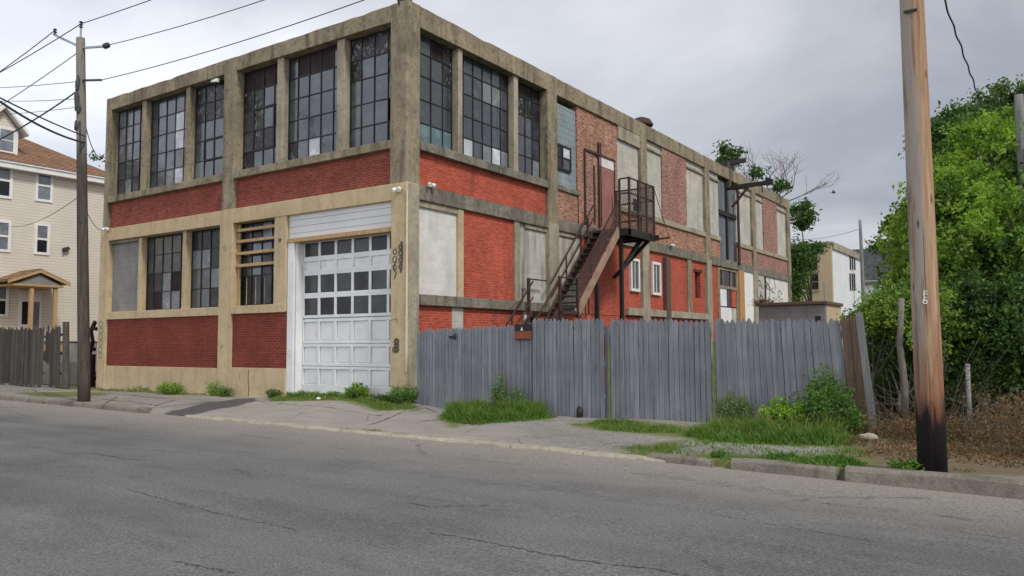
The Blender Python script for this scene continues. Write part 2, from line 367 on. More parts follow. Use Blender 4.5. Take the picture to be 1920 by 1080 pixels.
def verge_sheet(name, x0, x1, res, ymax):
    nx = int((x1-x0)/res)+1; ny = int(5.9/res)+1
    xs = np.linspace(x0, x1, nx); tt = np.concatenate([[0.], np.linspace(0, 1, ny-1)])
    X, T = np.meshgrid(xs, tt); Y = (ky(X)+.14)*(1-T) + ymax*T
    V = np.stack([X, Y, gz(X, Y)], -1).reshape(-1, 3)
    V[:nx, 2] -= .15; V[:nx, 1] -= .004
    i = np.arange((ny-1)*nx).reshape(ny-1, nx)[:, :-1].ravel()
    o = npmesh(name, V, np.stack([i, i+1, i+nx+1, i+nx], 1), M['verge'], smooth=True)
    P = V[:, :2]
    def put(nm, arr):
        a = o.data.attributes.new(nm, 'FLOAT', 'POINT'); a.data.foreach_set('value', np.clip(arr, -1, 1).astype(np.float32))
    put('apron', poly_sd(P, P_APRON)); put('asphalt', poly_sd(P, P_ASPH))
    put('dirt', poly_sd(P, P_DIRT)*.6)
    put('moss', np.maximum(np.max([poly_sd(P, q) for q in P_MOSS], 0), np.minimum(poly_sd(P, P_STRIP), -poly_sd(P, P_SLAB))))
    put('gravel', np.maximum(poly_sd(P, P_GRAVEL), poly_sd(P, P_SLAB)*.8))
    tag(o, kind='structure'); return o
verge_sheet('pavement', -34, -4.6, .09, .6)
verge_sheet('driveway', -4.6, 8.2, .05, .6)
verge_sheet('verge', 8.2, 24, .06, 1.2)

def roadmat():
    t = NT('worn_asphalt'); x, y, z = t.sep()
    sp = t.noise(42, 3, .75); sp2 = t.noise(120, 2, .7); big = t.noise(.32, 6, .6); st = t.noise(1, 6, .62, t.scl((.16, 1.1, 1)))
    col = t.mix(t.ramp(big, .36, .64), (.098, .097, .099), (.148, .146, .146))
    col = t.mix(t.ramp(st, .42, .72, 0, .5), col, (.215, .208, .2)); col = t.mix(t.ramp(t.noise(.8, 7, .7, t.scl((.5, 1.2, 1))), .56, .70, 0, .55), col, (.075, .074, .074)); col = t.mix(t.ramp(t.noise(1.7, 6, .75), .66, .72, 0, .6), col, (.27, .26, .24))
    gut = t.math('ADD', t.math('ADD', y, t.math('MULTIPLY', x, .045)), 4.55)
    g = t.ramp(t.math('ADD', gut, t.math('MULTIPLY', t.math('SUBTRACT', t.noise(1.4, 5), .5), 1.2)), -2.8, -.2)
    col = t.mix(t.math('MULTIPLY', g, .8), col, (.275, .25, .215))
    col = t.mix(1.0, col, t.mix(t.ramp(sp, .3, .7), (.5, .5, .5), (1.5, 1.5, 1.5)), 'MULTIPLY')
    col = t.mix(1.0, col, t.mix(t.ramp(sp2, .3, .7), (.6, .6, .6), (1.4, 1.4, 1.4)), 'MULTIPLY')
    ve = t.vor(.33, 'DISTANCE_TO_EDGE', t.scl((.55, 1.3, 1)))
    wig = t.math('MULTIPLY', t.math('SUBTRACT', t.noise(2.6, 7, .7), .5), .16)
    cm = t.math('MULTIPLY', t.math('LESS_THAN', t.math('ABSOLUTE', t.math('ADD', ve, wig)), .006), t.ramp(t.noise(.45, 3), .50, .58))
    col = t.mix(t.math('MULTIPLY', cm, .55), col, (.05, .05, .05))
    return t.bsdf(col, .88, t.bump(t.math('ADD', sp, t.math('MULTIPLY', sp2, .6)), .55, .012), spec=.3)
M['road'] = roadmat()
def terrmat():
    t = NT('rough_ground'); m = t.noise(.6, 8, .7)
    return t.bsdf(t.mix(m, (.06, .075, .03), (.17, .15, .10)), .95, t.bump(t.noise(8, 5), .4, .05))
o = MB().add([(-900, -900, -.06), (900, -900, -.06), (900, 900, -.06), (-900, 900, -.06)], [(0, 1, 2, 3)]).build('ground', terrmat()); tag(o, kind='structure')
m = MB(); xs = np.linspace(-120, 90, 85); prof = [(-0.5, .0), (.0, .0), (1.2, .015), (4.5, .07), (8, .02), (9, .0)]
vs = [(x, ky(x)+.3-(d+.5) if d < 0 else ky(x)+.1-d, z) for x in xs for d, z in prof]; k = len(prof)
o = MB().add(vs, [(i*k+j, i*k+j+1, (i+1)*k+j+1, (i+1)*k+j) for i in range(len(xs)-1) for j in range(k-1)]).build('road', M['road'], smooth=True); tag(o, kind='structure')
m = MB(); m.add([(-120, 1.0, .0), (-120, -14, -.02), (-15, -14, -.02), (-15, 1, 0)], [(0, 1, 2, 3)])
# far pavement across the street lies behind the camera
o = MB().box(-120, 90, -24, -13.6, -.05, .12).build('far_pavement', M['conc_light']); tag(o, kind='structure')
ROAD = [q for q in COL.objects if q.name == 'road'][0]
def roadz(X, Y):
    d = ky(X)+.1-Y; return float(np.interp(d, [p[0] for p in prof], [p[1] for p in prof]))
def ribbon(pix, w, jit, mat, name, steps=26, lift=.004, hz=None, par=None):
    P = [(onG(*q) if hz else onZ(*q, .03))[:2] for q in pix]; P = np.array(P); s = np.linspace(0, len(P)-1, steps)
    X = np.interp(s, range(len(P)), P[:, 0]); Y = np.interp(s, range(len(P)), P[:, 1])
    vs = []
    for i in range(steps):
        a = min(i+1, steps-1); b = max(i-1, 0); d = Vector((X[a]-X[b], Y[a]-Y[b], 0)).normalized(); nn = Vector((-d.y, d.x, 0))
        c = Vector((X[i], Y[i], 0)) + nn*random.uniform(-jit, jit); ww = w*random.choice((.15, .3, .5, .8, 1.1))*(.15 if i in (0, steps-1) else 1)
        for sg in (-1, 1):
            q = c+nn*ww*sg*.5; vs.append((q.x, q.y, (float(hz(q.x, q.y)) if hz else roadz(q.x, q.y))+lift))
    MB().add(vs, [(2*i, 2*i+1, 2*i+3, 2*i+2) for i in range(steps-1)]).build(name, mat, par or ROAD)
M['crack'] = plain('open_crack', (.078, .077, .077), .95, .3)
def wornpaint():
    t = NT('worn_road_paint'); sp = t.noise(60, 3, .7)
    col = t.mix(1.0, (.25, .24, .225), t.mix(sp, (.6, .6, .6), (1.3, 1.3, 1.3)), 'MULTIPLY'); t.bsdf(col, .9)
    tr = t.n('ShaderNodeBsdfTransparent'); mx = t.n('ShaderNodeMixShader'); t.put(mx.inputs[0], t.ramp(t.noise(3.0, 9, .8), .42, .66, 0, .75))
    t.t.links.new(tr.outputs[0], mx.inputs[1]); t.t.links.new(t.b.outputs[0], mx.inputs[2]); t.t.links.new(mx.outputs[0], t.out.inputs[0]); return t.mat
M['wornpaint'] = wornpaint()
ribbon([(800, 1005), (900, 1022), (1000, 1043), (1100, 1062), (1230, 1078), (1330, 1100)], .022, .018, M['crack'], 'crack', 110)
ribbon([(330, 1056), (380, 1066), (440, 1078)], .03, .02, M['crack'], 'crack', 40)
ribbon([(760, 948), (800, 958), (850, 956), (920, 954)], .022, .02, M['crack'], 'crack', 46)
ribbon([(120, 858), (180, 855), (230, 866), (300, 870)], .03, .025, M['crack'], 'crack', 46)
ribbon([(1330, 966), (1420, 982), (1550, 1003), (1640, 1020)], .014, .015, M['crack'], 'crack', 90)
ribbon([(240, 922), (330, 948), (440, 975), (560, 1000)], .018, .02, M['crack'], 'crack', 90)
ribbon([(230, 842), (330, 849), (430, 856), (590, 869)], .5, .04, M['wornpaint'], 'worn_line', 40)
ribbon([(590, 869), (760, 886), (1000, 915), (1200, 938)], .42, .04, M['wornpaint'], 'worn_line', 40)
ribbon([(1180, 884), (1340, 903), (1530, 930)], .38, .03, M['wornpaint'], 'worn_line', 40)

PAVE = [q for q in COL.objects if q.name == 'pavement'][0]; DRV = [q for q in COL.objects if q.name == 'driveway'][0]
M['joint'] = plain('dirty_joint', (.075, .065, .05), .95, .4)
for pts in ([(690, 797), (735, 782), (762, 768), (800, 757)], [(765, 772), (800, 765), (850, 782), (790, 790)], [(880, 797), (935, 783), (985, 790)], [(480, 752), (600, 762), (720, 780)]): ribbon(pts, .045, .02, M['joint'], 'joint', 40, .006, gz, DRV)
for pts in ([(0, 734), (100, 740), (270, 756), (300, 764)], [(0, 723), (150, 735), (330, 748), (430, 750)], [(60, 729), (90, 742)], [(220, 744), (195, 757)], [(330, 750), (290, 766)]): ribbon(pts, .05, .015, M['joint'], 'joint', 30, .006, gz, PAVE)
# kerb stones
M['kerb'] = concrete('kerb_stone', (.25, .225, .185), (.18, .165, .135), dark=(.05, .042, .035), stain=.6, bump=.5)  # stone colour darkened overall to carry the shade of the street-side face
M['kerb_flush'] = concrete('flush_kerb_stone', (.42, .39, .31), (.34, .31, .24), dark=(.12, .11, .06), stain=.4, bump=.4)
m = MB(); mf = MB()
def kstone(mb, x0, x1, top, dy=0.0):
    n = 4; vs = []
    for i in range(n+1):
        X = x0+(x1-x0)*i/n; Y = ky(X)+dy; tp = top+random.uniform(-.006, .006)
        e = .03 if i in (0, n) else 0
        vs += [(X, Y+.0, -.05), (X, Y+.012, tp-.03-e), (X, Y+.035, tp-e*.4), (X, Y+.19, tp-e*.4), (X, Y+.19, -.05)]
    fs = [(i*5+j, i*5+j+1, i*5+j+6, i*5+j+5) for i in range(n) for j in range(4)] + [(0, 1, 2, 3, 4), tuple(n*5+q for q in (4, 3, 2, 1, 0))]
    mb.add(vs, fs)
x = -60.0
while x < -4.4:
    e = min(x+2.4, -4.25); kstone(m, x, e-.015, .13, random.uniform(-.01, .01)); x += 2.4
x = -2.6
while x < 8.2: kstone(mf, x, x+1.28, .045 + .01*random.random(), random.uniform(-.012, .012)); x += 1.3
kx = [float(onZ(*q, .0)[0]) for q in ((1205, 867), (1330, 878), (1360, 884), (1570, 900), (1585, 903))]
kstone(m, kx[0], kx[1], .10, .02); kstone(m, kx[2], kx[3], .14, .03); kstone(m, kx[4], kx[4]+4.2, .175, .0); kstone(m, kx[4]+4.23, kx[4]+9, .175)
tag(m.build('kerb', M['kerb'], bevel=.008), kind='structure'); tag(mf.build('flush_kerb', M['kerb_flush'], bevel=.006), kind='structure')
#PART2

# ------------------------------------------------------------------ the factory
FAC = tag(empty('factory_building'), 'long two storey red brick and concrete factory with tall steel windows, white garage door', 'factory')
H = 10.5; BAY = 7.08
def part(mb, name, mat, bevel=0.0, parent=None, label=None): return mb.build(name, mat, parent or FAC, bevel, label=label)
def boxL(x0, x1, d0, d1, z0, z1): return MB().box(x0, x1, d0, d1, z0, z1)           # street face, depth +Y
def boxR(y0, y1, d0, d1, z0, z1): return MB().box(-d1, -d0, y0, y1, z0, z1)         # yard face, depth -X
# piers, upper (bare concrete) and lower (painted)
def lumpy(mb_args, axis, seg=.35, jit=.012):
    """beam with a slightly ragged crumbling top edge"""
    x0, x1, y0, y1, z0, z1 = mb_args; L = (x1-x0) if axis == 0 else (y1-y0); n = max(2, int(L/seg)); m = MB(); vs = []
    for i in range(n+1):
        t = i/n; j = [random.uniform(-jit, jit*.6) - (random.random() < .12)*random.uniform(.01, .05) for _ in range(2)]; k = random.uniform(-.4, .4)*jit
        if axis == 0: q = x0+(x1-x0)*t; vs += [(q, y0+k, z0), (q, y0+k, z1+j[0]), (q, y1, z1+j[1]), (q, y1, z0)]
        else: q = y0+(y1-y0)*t; vs += [(x1+k, q, z0), (x1+k, q, z1+j[0]), (x0, q, z1+j[1]), (x0, q, z0)]
    fs = [(i*4+j, i*4+(j+1) % 4, i*4+4+(j+1) % 4, i*4+4+j) for i in range(n) for j in range(4)] + [(0, 1, 2, 3), tuple(n*4+q for q in (3, 2, 1, 0))]
    return m.add(vs, fs)
# corner pier with chamfered street corner
def corner(z0, z1, e, w): 
    c = .05; return MB().prism([(-w, -e, z0), (e-c, -e, z0), (e, -e+c, z0), (e, w*.82, z0), (-w, w*.82, z0)], (0, 0, z1-z0))
part(corner(5.72, H, 0, .6), 'corner_pier', M['conc'], .015)
part(corner(-.1, 5.72, .03, .52), 'corner_pier', M['cream'], .015, label='cream painted lower corner pier with black spray paint')
part(MB().tube([(.035, -.035, .9), (.035, -.035, 3.2), (.035, -.035, 5.5)], .03, 8), 'lit_edge_strip', M['cream_lit_edge'])  # added strip, its pale colour painting the light caught by the chamfer
# pale weathered skin on the yard side of the corner
part(MB().box(.03, .036, .02, .43, .0, 5.70), 'pier_face', M['conc_light'])
part(boxL(-7.65, -7.07, 0, .5, 5.30, H-.01), 'pier', M['conc'], .015)
part(boxL(-7.68, -7.05, -.02, .5, -.1, 5.74), 'pier', M['cream'], .015)
part(MB().prism([(-14.6, .10, 5.5), (-14.52, 0, 5.5), (-14.22, 0, 5.5), (-14.22, .5, 5.5), (-14.6, .5, 5.5)], (0, 0, H-5.53)), 'pier', M['conc'], .015)
part(boxL(-14.62, -14.1, -.02, .5, -.1, 5.74), 'pier', M['cream'], .015)
part(lumpy((-14.5, -.6, .02, .5, 10.05, H), 0), 'parapet', M['conc'], .012)
part(boxL(-14.1, -.52, -.015, .45, 5.29, 5.73), 'floor_beam', M['cream'], .012)
for n in range(1, 5):
    y = BAY*n+.05
    part(boxR(y-.30, y+.30, 0, .5, 5.5, H-.01), 'pier', M['conc'], .012)
    part(boxR(y-.29, y+.33, -.02, .5, -.1, 5.52), 'pier', M['conc_light'], .012)
part(boxR(35.0, 35.6, 0, .5, -.1, H-.01), 'pier', M['conc'], .012)
part(lumpy((-.5, -.02, .5, 35.0, 9.92, H), 1), 'parapet', M['conc'], .012)
part(boxR(.43, 35.0, .02, .45, 5.34, 5.74), 'floor_beam', M['conc_dark'], .012)
# body of the building behind the faces
part(MB().box(-14.55, -.45, 35.1, 35.5, -.1, 10.4), 'back_wall', M['brick'])
part(MB().box(-14.56, -14.2, .5, 35.1, -.1, 10.4), 'side_wall', M['brick'])
part(MB().box(-14.2, -.45, .5, 35.1, 10.0, 10.2), 'roof', M['roofing'])
part(MB().box(-14.1, -1.9, 2.0, 2.1, 0, 10), 'inner_wall', M['interior']); part(MB().box(-2.0, -1.9, 2.1, 35, 0, 10), 'inner_wall', M['interior'])
part(MB().box(-14.1, -.5, .46, 35, 5.42, 5.60), 'upper_floor', M['interior'])

WALL = {'L': boxL, 'R': boxR}
def wall(side, a0, a1, z0, z1, mat, name='brick_panel', d=.12, t=.25, label=None): return part(WALL[side](a0, a1, d, d+t, z0, z1), name, mat, label=label)
def sill(side, a0, a1, z0, z1, mat, d=-.04): return part(WALL[side](a0, a1, d, .42, z0, z1), 'sill', mat, .012)
def mullion(side, a0, a1, z0, z1, mat, d=.10): return part(WALL[side](a0, a1, d, .44, z0, z1), 'mullion', mat, .01)
def window(side, a0, a1, z0, z1, xs, zs, d=.32, mats=None, miss=(), over=None, name='window', bar=.028, vents=(), label=None):
    """steel sash: xs, zs are the bar positions (0..1); panes are slightly tilted single sheets"""
    if side == 'L': Q = lambda a, dd, z: (a, dd, z)
    else: Q = lambda a, dd, z: (-dd, a, z)
    A = [a0 + (a1-a0)*q for q in xs]; Z = [z0 + (z1-z0)*q for q in zs]
    f = MB()
    def bb(u0, u1, w0, w1, dd, tt): 
        if side == 'L': f.box(u0, u1, dd, dd+tt, w0, w1)
        else: f.box(-dd-tt, -dd, u0, u1, w0, w1)
    for i, a in enumerate(A): 
        w = bar*1.5 if i in (0, len(A)-1) else bar
        aa = a + (w/2 if i == 0 else -w/2 if i == len(A)-1 else 0)
        bb(aa-w/2, aa+w/2, z0, z1, d-.012, .034)
    for i, z in enumerate(Z):
        w = bar*1.5 if i in (0, len(Z)-1) else bar
        zz = z + (w/2 if i == 0 else -w/2 if i == len(Z)-1 else 0)
        bb(a0+.002, a1-.002, zz-w/2, zz+w/2, d-.008, .027)
    for (c0, c1, r0_, r1_) in vents:      # pivoting vents with a heavier frame
        for a in (A[c0], A[c1]): bb(a-.028, a+.028, Z[r0_], Z[r1_], d-.024, .05)
        for z in (Z[r0_], Z[r1_]): bb(A[c0], A[c1], z-.028, z+.028, d-.027, .05)
    w = part(f, name, M['steel'], label=label)
    g = MB(); mk = list(mats or ['pane', 'pane_dark', 'pane_peel', 'pane_rust', 'pane_white', 'pane_grey', 'pane_teal'])
    for r in range(len(Z)-1):
        for c in range(len(A)-1):
            if (c, r) in miss: continue
            k = (over or {}).get((c, r), 'pane')
            t1, t2 = random.gauss(0, .006), random.gauss(0, .006)
            u0, u1, w0, w1 = A[c]+.004, A[c+1]-.004, Z[r]+.004, Z[r+1]-.004; um, wm = (u0+u1)/2, (w0+w1)/2
            vs = [Q(u, d+.012+(u-um)*t1+(q-wm)*t2, q) for u, q in ((u0, w0), (u1, w0), (u1, w1), (u0, w1))]
            g.add(vs, [(0, 1, 2, 3) if side == 'L' else (0, 1, 2, 3)], mk.index(k))
    g.build('pane', [M[k] for k in mk], w)
    return w
def ev(n): return [i/n for i in range(n+1)]
def rowset(rows, cols, k): return {(c, r): k for r in rows for c in cols}

ZB, ZT = 6.88, 10.04
CX = [0, .2, .47, .73, 1]; CX5 = [0, .17, .39, .61, .83, 1]; R5 = [0, .2, .4, .605, .8, 1]
# street face, upper storey
wall('L', -14.22, -7.65, 5.74, 6.68, M['red_dark']); wall('L', -7.07, -.6, 5.74, 6.68, M['red_dark'])
sill('L', -14.22, -7.65, 6.66, 6.88, M['conc']); sill('L', -7.07, -.6, 6.66, 6.88, M['conc'])
for a, b in ((-12.37, -12.14), (-9.81, -9.58)): mullion('L', a, b, 6.88, 10.06, M['conc'])
for a, b in ((-5.24, -4.97), (-2.71, -2.41)): mullion('L', a, b, 6.88, 10.06, M['conc_light'])
window('L', -14.22, -12.37, ZB, ZT, [0, .26, .5, .75, 1], ev(5), over={(0, 4): 'pane_grey', (0, 3): 'pane_grey', (1, 0): 'pane_grey', (0, 2): 'pane_grey', (3, 4): 'pane_dark'})
window('L', -12.14, -9.81, ZB, ZT, CX5, ev(5), over={(3, 3): 'pane_white', (3, 2): 'pane_white', (4, 2): 'pane_white', (4, 3): 'pane_white', (4, 1): 'pane_grey', (3, 0): 'pane_white', (4, 0): 'pane_white', (2, 0): 'pane_grey', (4, 4): 'pane_grey'})
window('L', -9.58, -7.65, ZB, ZT, [0, .27, .53, .82, 1], [0, .21, .42, .62, .81, 1], over={**rowset((3, 4), range(4), 'pane_peel'), (0, 0): 'pane_grey'}, vents=((1, 3, 1, 2),))
window('L', -7.07, -5.24, ZB, ZT, [0, .27, .52, .79, 1], R5, over={**rowset((4,), range(4), 'pane_rust'), (0, 3): 'pane_peel', (1, 3): 'pane_peel', (0, 0): 'pane_peel', (1, 2): 'pane_peel', (1, 1): 'pane_peel', (2, 1): 'pane_dark'}, vents=((1, 3, 1, 3),))
window('L', -4.97, -2.71, ZB, ZT, [0, .18, .39, .61, .84, 1], R5, over={**rowset((4,), (1, 2, 3), 'pane_rust'), (0, 0): 'pane_peel', (2, 0): 'pane_white', (1, 0): 'pane_grey'})
window('L', -2.41, -.60, ZB, ZT, [0, .24, .51, .79, 1], [0, .2, .4, .62, .80, 1], over={**rowset((4,), range(4), 'pane_peel'), (0, 3): 'pane_peel', (3, 3): 'pane_peel', (3, 0): 'pane_dark'}, miss=((3, 1),))
# street face, lower storey
sill('L', -14.1, -7.68, 2.50, 2.76, M['cream'], -.01); sill('L', -7.05, -4.63, 2.52, 2.76, M['cream'], -.03)
wall('L', -14.1, -7.68, .89, 2.52, M['red_deep'], d=.05); wall('L', -7.05, -4.60, .92, 2.54, M['red_deep'], d=.05)
part(boxL(-14.1, -7.68, .01, .4, -.1, .89), 'base_wall', M['cream'], .01); part(boxL(-7.05, -4.60, .01, .4, -.1, .92), 'base_wall', M['cream'], .01)
mullion('L', -12.36, -12.18, 2.76, 5.29, M['cream']); mullion('L', -9.80, -9.61, 2.76, 5.29, M['cream'])
part(boxL(-5.13, -4.62, .0, .4, 2.54, 5.30), 'mullion', M['cream'], .01)
wall('L', -14.1, -12.36, 2.76, 5.18, M['block_slate'], 'block_panel', d=.18)
part(boxL(-14.1, -12.36, .08, .3, 5.18, 5.29), 'lintel', M['conc_dark'])
window('L', -12.18, -9.80, 2.76, 5.29, CX5, ev(4), over={(0, 1): 'pane_dark', (1, 1): 'pane_dark', (3, 1): 'pane_rust', (4, 1): 'pane_dark', (0, 0): 'pane_dark', (1, 0): 'pane_rust', (2, 0): 'pane_grey', (3, 0): 'pane_grey', (2, 1): 'pane_grey'})
window('L', -9.61, -7.68, 2.76, 5.29, [0, .27, .52, .79, 1], ev(4), over={**rowset((3,), range(4), 'pane_dark'), (0, 2): 'pane_grey', (1, 2): 'pane_grey', (2, 0): 'pane_dark', (3, 0): 'pane_dark', (2, 2): 'pane_dark'})
wb = window('L', -7.05, -5.13, 2.78, 5.29, [0, .26, .5, .75, 1], [0, .36, .6, .78, 1], over={**rowset((0,), range(4), 'pane_dark'), (0, 2): 'pane_peel', (2, 1): 'pane_dark', (1, 3): 'pane_dark', (2, 3): 'pane_grey'}, label='window barred with four tan timber rails')
for i, z in enumerate((3.98, 4.35, 4.72, 5.06)): MB().box(-7.04, -5.14, .10, .16, z-.04, z+.05).build('rail', M['wood_tan'], wb, .008)
MB().box(-7.04, -6.95, .17, .23, 2.78, 5.28).build('jamb_strip', M['wood_tan'], wb)
for q in (.22, .44, .66): MB().box(-7.05+1.92*q, -7.05+1.92*q+.022, .19, .21, 2.80, 3.62).build('picket', M['conc_light'], wb)

# garage door
DX0, DX1 = -4.60, -.52
part(boxL(DX0, DX1, .10, .3, 4.62, 5.29), 'door_header', M['clap'])
part(boxL(DX0, DX1, .03, .3, 4.50, 4.62), 'door_lintel', M['wood_tan'], .008)
jm = MB().box(DX0, DX0+.26, .06, .45, .1, 4.5).box(DX0+.285, DX0+.33, .12, .45, .1, 4.5); part(jm, 'door_jamb', M['white'], .006)
GD = empty('garage_door'); GD.parent = FAC; GD['label'] = 'tall white sectional garage door with two rows of dark panes'
x0, x1 = DX0+.34, -.30; yd = .34
rows = [(.42, .98, 'p'), (1.02, 1.60, 'p'), (1.64, 2.30, 'p'), (2.36, 2.97, 'g'), (2.99, 3.62, 'g'), (3.64, 4.02, 'b'), (4.03, 4.55, 'g')]
ncol = 6; pw = (x1-x0)/ncol; d = MB(); gl = []
d.box(x0, x1, yd+.05, yd+.07, .12, 2.33)
def stile(a, b, z0, z1, dd=0): d.box(a, b, yd+dd, yd+.05+dd*.5, z0, z1)
stile(x0, x1, .12, .40)
for (z0, z1, k) in rows:
    stile(x0, x1, z0-.02, z0+.06, .0012); stile(x0, x1, z1-.07, z1, .0012)
    for c in range(ncol+1):
        a = x0+c*pw; w = .045
        stile(max(a-w, x0), min(a+w, x1), z0+.06, z1-.07, .0)
    for c in range(ncol):
        a, b = x0+c*pw+.045, x0+(c+1)*pw-.045
        if k == 'g':
            t1 = random.gauss(0, .01)
            gl.append((MB().add([(a, yd+.03-t1*.2, z0+.05), (b, yd+.03+t1*.2, z0+.05), (b, yd+.03+t1*.2, z1-.06), (a, yd+.03-t1*.2, z1-.06)], [(0, 1, 2, 3)]), random.random() < .35))
        elif k == 'b': d.box(a, b, yd+.035, yd+.05, z0+.06, z1-.07)
        else: d.box(a+.03, b-.03, yd+.03, yd+.05, z0+.09, z1-.10)
d.build('door_panel', M['white'], GD, .006)
M['door_pane'] = panemat('garage_glass', (.012, .014, .013), (.03, .032, .03), rough=.1, spec=.4)
for g_, k_ in gl: g_.build('pane', M['pane_dark'] if k_ else M['door_pane'], GD)
MB().box(x0, x1, .36, .46, -.05, .13).build('threshold', M['conc_dark'], FAC)

# yard face, bay 1
wall('R', .49, 6.83, 5.73, 6.66, M['red']); sill('R', .49, 6.83, 6.64, 6.88, M['conc_dark'])
mullion('R', 2.22, 2.42, 6.88, 10.06, M['conc_light']); mullion('R', 5.0, 5.24, 6.88, 10.06, M['conc_light'])
window('R', .49, 2.22, ZB, ZT, [0, .18, .47, .76, 1], R5, over={(2, 4): 'pane_rust', (3, 4): 'pane_peel', (3, 3): 'pane_peel', (1, 0): 'pane_teal', (2, 0): 'pane_teal', (0, 0): 'pane_teal', (3, 0): 'pane_teal'})
window('R', 2.42, 5.0, ZB, ZT, [0, .12, .3, .48, .66, .84, 1], R5, over={(3, 3): 'pane_grey', (4, 3): 'pane_grey', (0, 1): 'pane_teal', (1, 0): 'pane_white', (4, 0): 'pane_white', (5, 0): 'pane_grey', (0, 0): 'pane_dark', (3, 0): 'pane_grey', (5, 4): 'pane_dark'})
window('R', 5.24, 6.83, ZB, ZT, [0, .19, .45, .71, 1], [0, .22, .43, .63, .82, 1], over={**rowset((4,), range(4), 'pane_rust'), (3, 3): 'pane_dark', (0, 3): 'pane_peel', (1, 3): 'pane_peel', (2, 3): 'pane_peel', (3, 0): 'pane_grey'})
wall('R', .43, 2.18, 2.88, 5.34, M['block_white'], 'block_panel', d=.14); mullion('R', 2.18, 2.42, 2.60, 5.34, M['cream'], .06)
part(boxR(.43, 2.18, .08, .2, 5.18, 5.34), 'lintel', M['conc_light'])
wall('R', 2.42, 4.96, 2.88, 5.34, M['red']); mullion('R', 4.96, 5.24, 2.88, 5.34, M['conc_light'], .06)
wall('R', 5.24, 6.84, 2.88, 5.34, M['block_grey'], 'block_panel', d=.14); part(boxR(5.6, 6.84, .08, .2, 5.20, 5.34), 'lintel', M['conc_light'])
sill('R', .43, 6.84, 2.60, 2.88, M['conc_dark'], -.01)
wall('R', .43, 1.95, -.1, 2.62, M['red']); wall('R', 1.95, 2.44, -.1, 2.61, M['block_grey'], 'block_panel', d=.10); wall('R', 2.44, 5.45, -.1, 2.62, M['red'])
wall('R', 5.45, 5.85, -.1, 2.61, M['block_white'], 'block_panel', d=.10); wall('R', 5.85, 6.84, -.1, 2.62, M['red'])
# bay 2
wall('R', 7.43, 8.92, 6.88, 9.72, M['glassblock'], 'glass_block_panel', d=.16)
sill('R', 7.43, 9.0, 6.72, 6.90, M['conc_dark'], .04)
window('R', 7.52, 8.50, 7.45, 8.32, [0, .42, 1], [0, .5, 1], d=.10, over={(0, 0): 'pane_dark', (0, 1): 'pane_dark', (1, 1): 'pane_white', (1, 0): 'pane'}, bar=.05)
wall('R', 7.43, 8.98, 5.74, 6.74, M['brick'], d=.10); wall('R', 8.92, 12.0, 5.74, 9.93, M['brick'], d=.10)
wall('R', 12.0, 13.91, 6.80, 9.93, M['block_pale'], 'block_panel', d=.14); part(boxR(12.0, 13.91, .04, .12, 9.42, 9.93), 'lintel', M['conc_light'])
sill('R', 12.0, 13.91, 6.62, 6.80, M['conc_light'], .0); wall('R', 12.0, 13.91, 5.74, 6.64, M['brick'], d=.10)
# doors onto the fire escape
DR = empty('door'); DR.parent = FAC; DR['label'] = 'faded maroon upstairs door under a white header strip'
boxR(10.46, 11.62, .06, .10, 5.74, 8.08).build('door_leaf', M['pinkdoor'], DR); boxR(10.46, 11.62, .05, .10, 8.08, 8.42).build('header_strip', M['white_dirty'], DR)
MB().box(-.10, -.03, 10.40, 10.46, 5.74, 8.9).box(-.10, -.03, 11.62, 11.68, 5.74, 8.46).box(-.10, -.028, 9.38, 11.70, 8.42, 8.50).build('door_frame', M['rust'], DR)
BD = empty('blocked_doorway'); BD.parent = FAC; BD['label'] = 'bricked up doorway with rusty frame'
MB().box(-.10, -.04, 9.36, 9.44, 5.74, 8.46).box(-.10, -.04, 10.02, 10.12, 5.9, 8.0).build('door_frame', M['rust'], BD)
boxR(9.44, 10.02, .07, .10, 5.74, 8.42).build('infill', M['brick_pink'], BD)
wall('R', 7.46, 9.1, 2.88, 5.34, M['block_grey'], 'block_panel', d=.14); part(boxR(7.46, 8.7, .08, .2, 5.20, 5.34), 'lintel', M['conc_light'])
wall('R', 9.1, 13.92, 2.6, 5.34, M['red']); wall('R', 7.46, 13.92, -.1, 2.62, M['red']); sill('R', 7.46, 9.1, 2.60, 2.88, M['conc_dark'], -.01)
# brickwork of bays 3 to 5, upper
def y_(n): return BAY*n+.05
wall('R', y_(2)+.3, y_(3)-.3, 5.74, 6.64, M['brick'], d=.10); wall('R', y_(3)+.3, 23.1, 5.74, 6.64, M['brick'], d=.10)
wall('R', 25.6, y_(4)-.3, 5.74, 6.64, M['brick_pink'], d=.10); wall('R', y_(4)+.3, 35.0, 5.74, 6.64, M['brick_pink'], d=.10)
for a, b in ((y_(2)+.3, y_(3)-.3), (y_(3)+.3, 23.1), (25.6, y_(4)-.3), (y_(4)+.3, 35.0)): sill('R', a, b, 6.60, 6.82, M['conc_light'], .02)
def block(a, b):
    wall('R', a, b, 6.82, 9.93, M['block_pale'], 'block_panel', d=.14); part(boxR(a+.02, b-.02, .06, .2, 9.55, 9.66), 'lintel', M['conc_light'], .008)
for a, b in ((y_(2)+.3, 16.15), (18.85, y_(3)-.3), (y_(3)+.3, 23.1), (25.75, y_(4)-.3), (y_(4)+.3, 30.3), (33.0, 35.0)): block(a, b)
wall('R', 16.15, 18.85, 6.82, 9.93, M['brick_pink'], d=.08); wall('R', 30.3, 33.0, 6.82, 9.93, M['brick_pink'], d=.08)
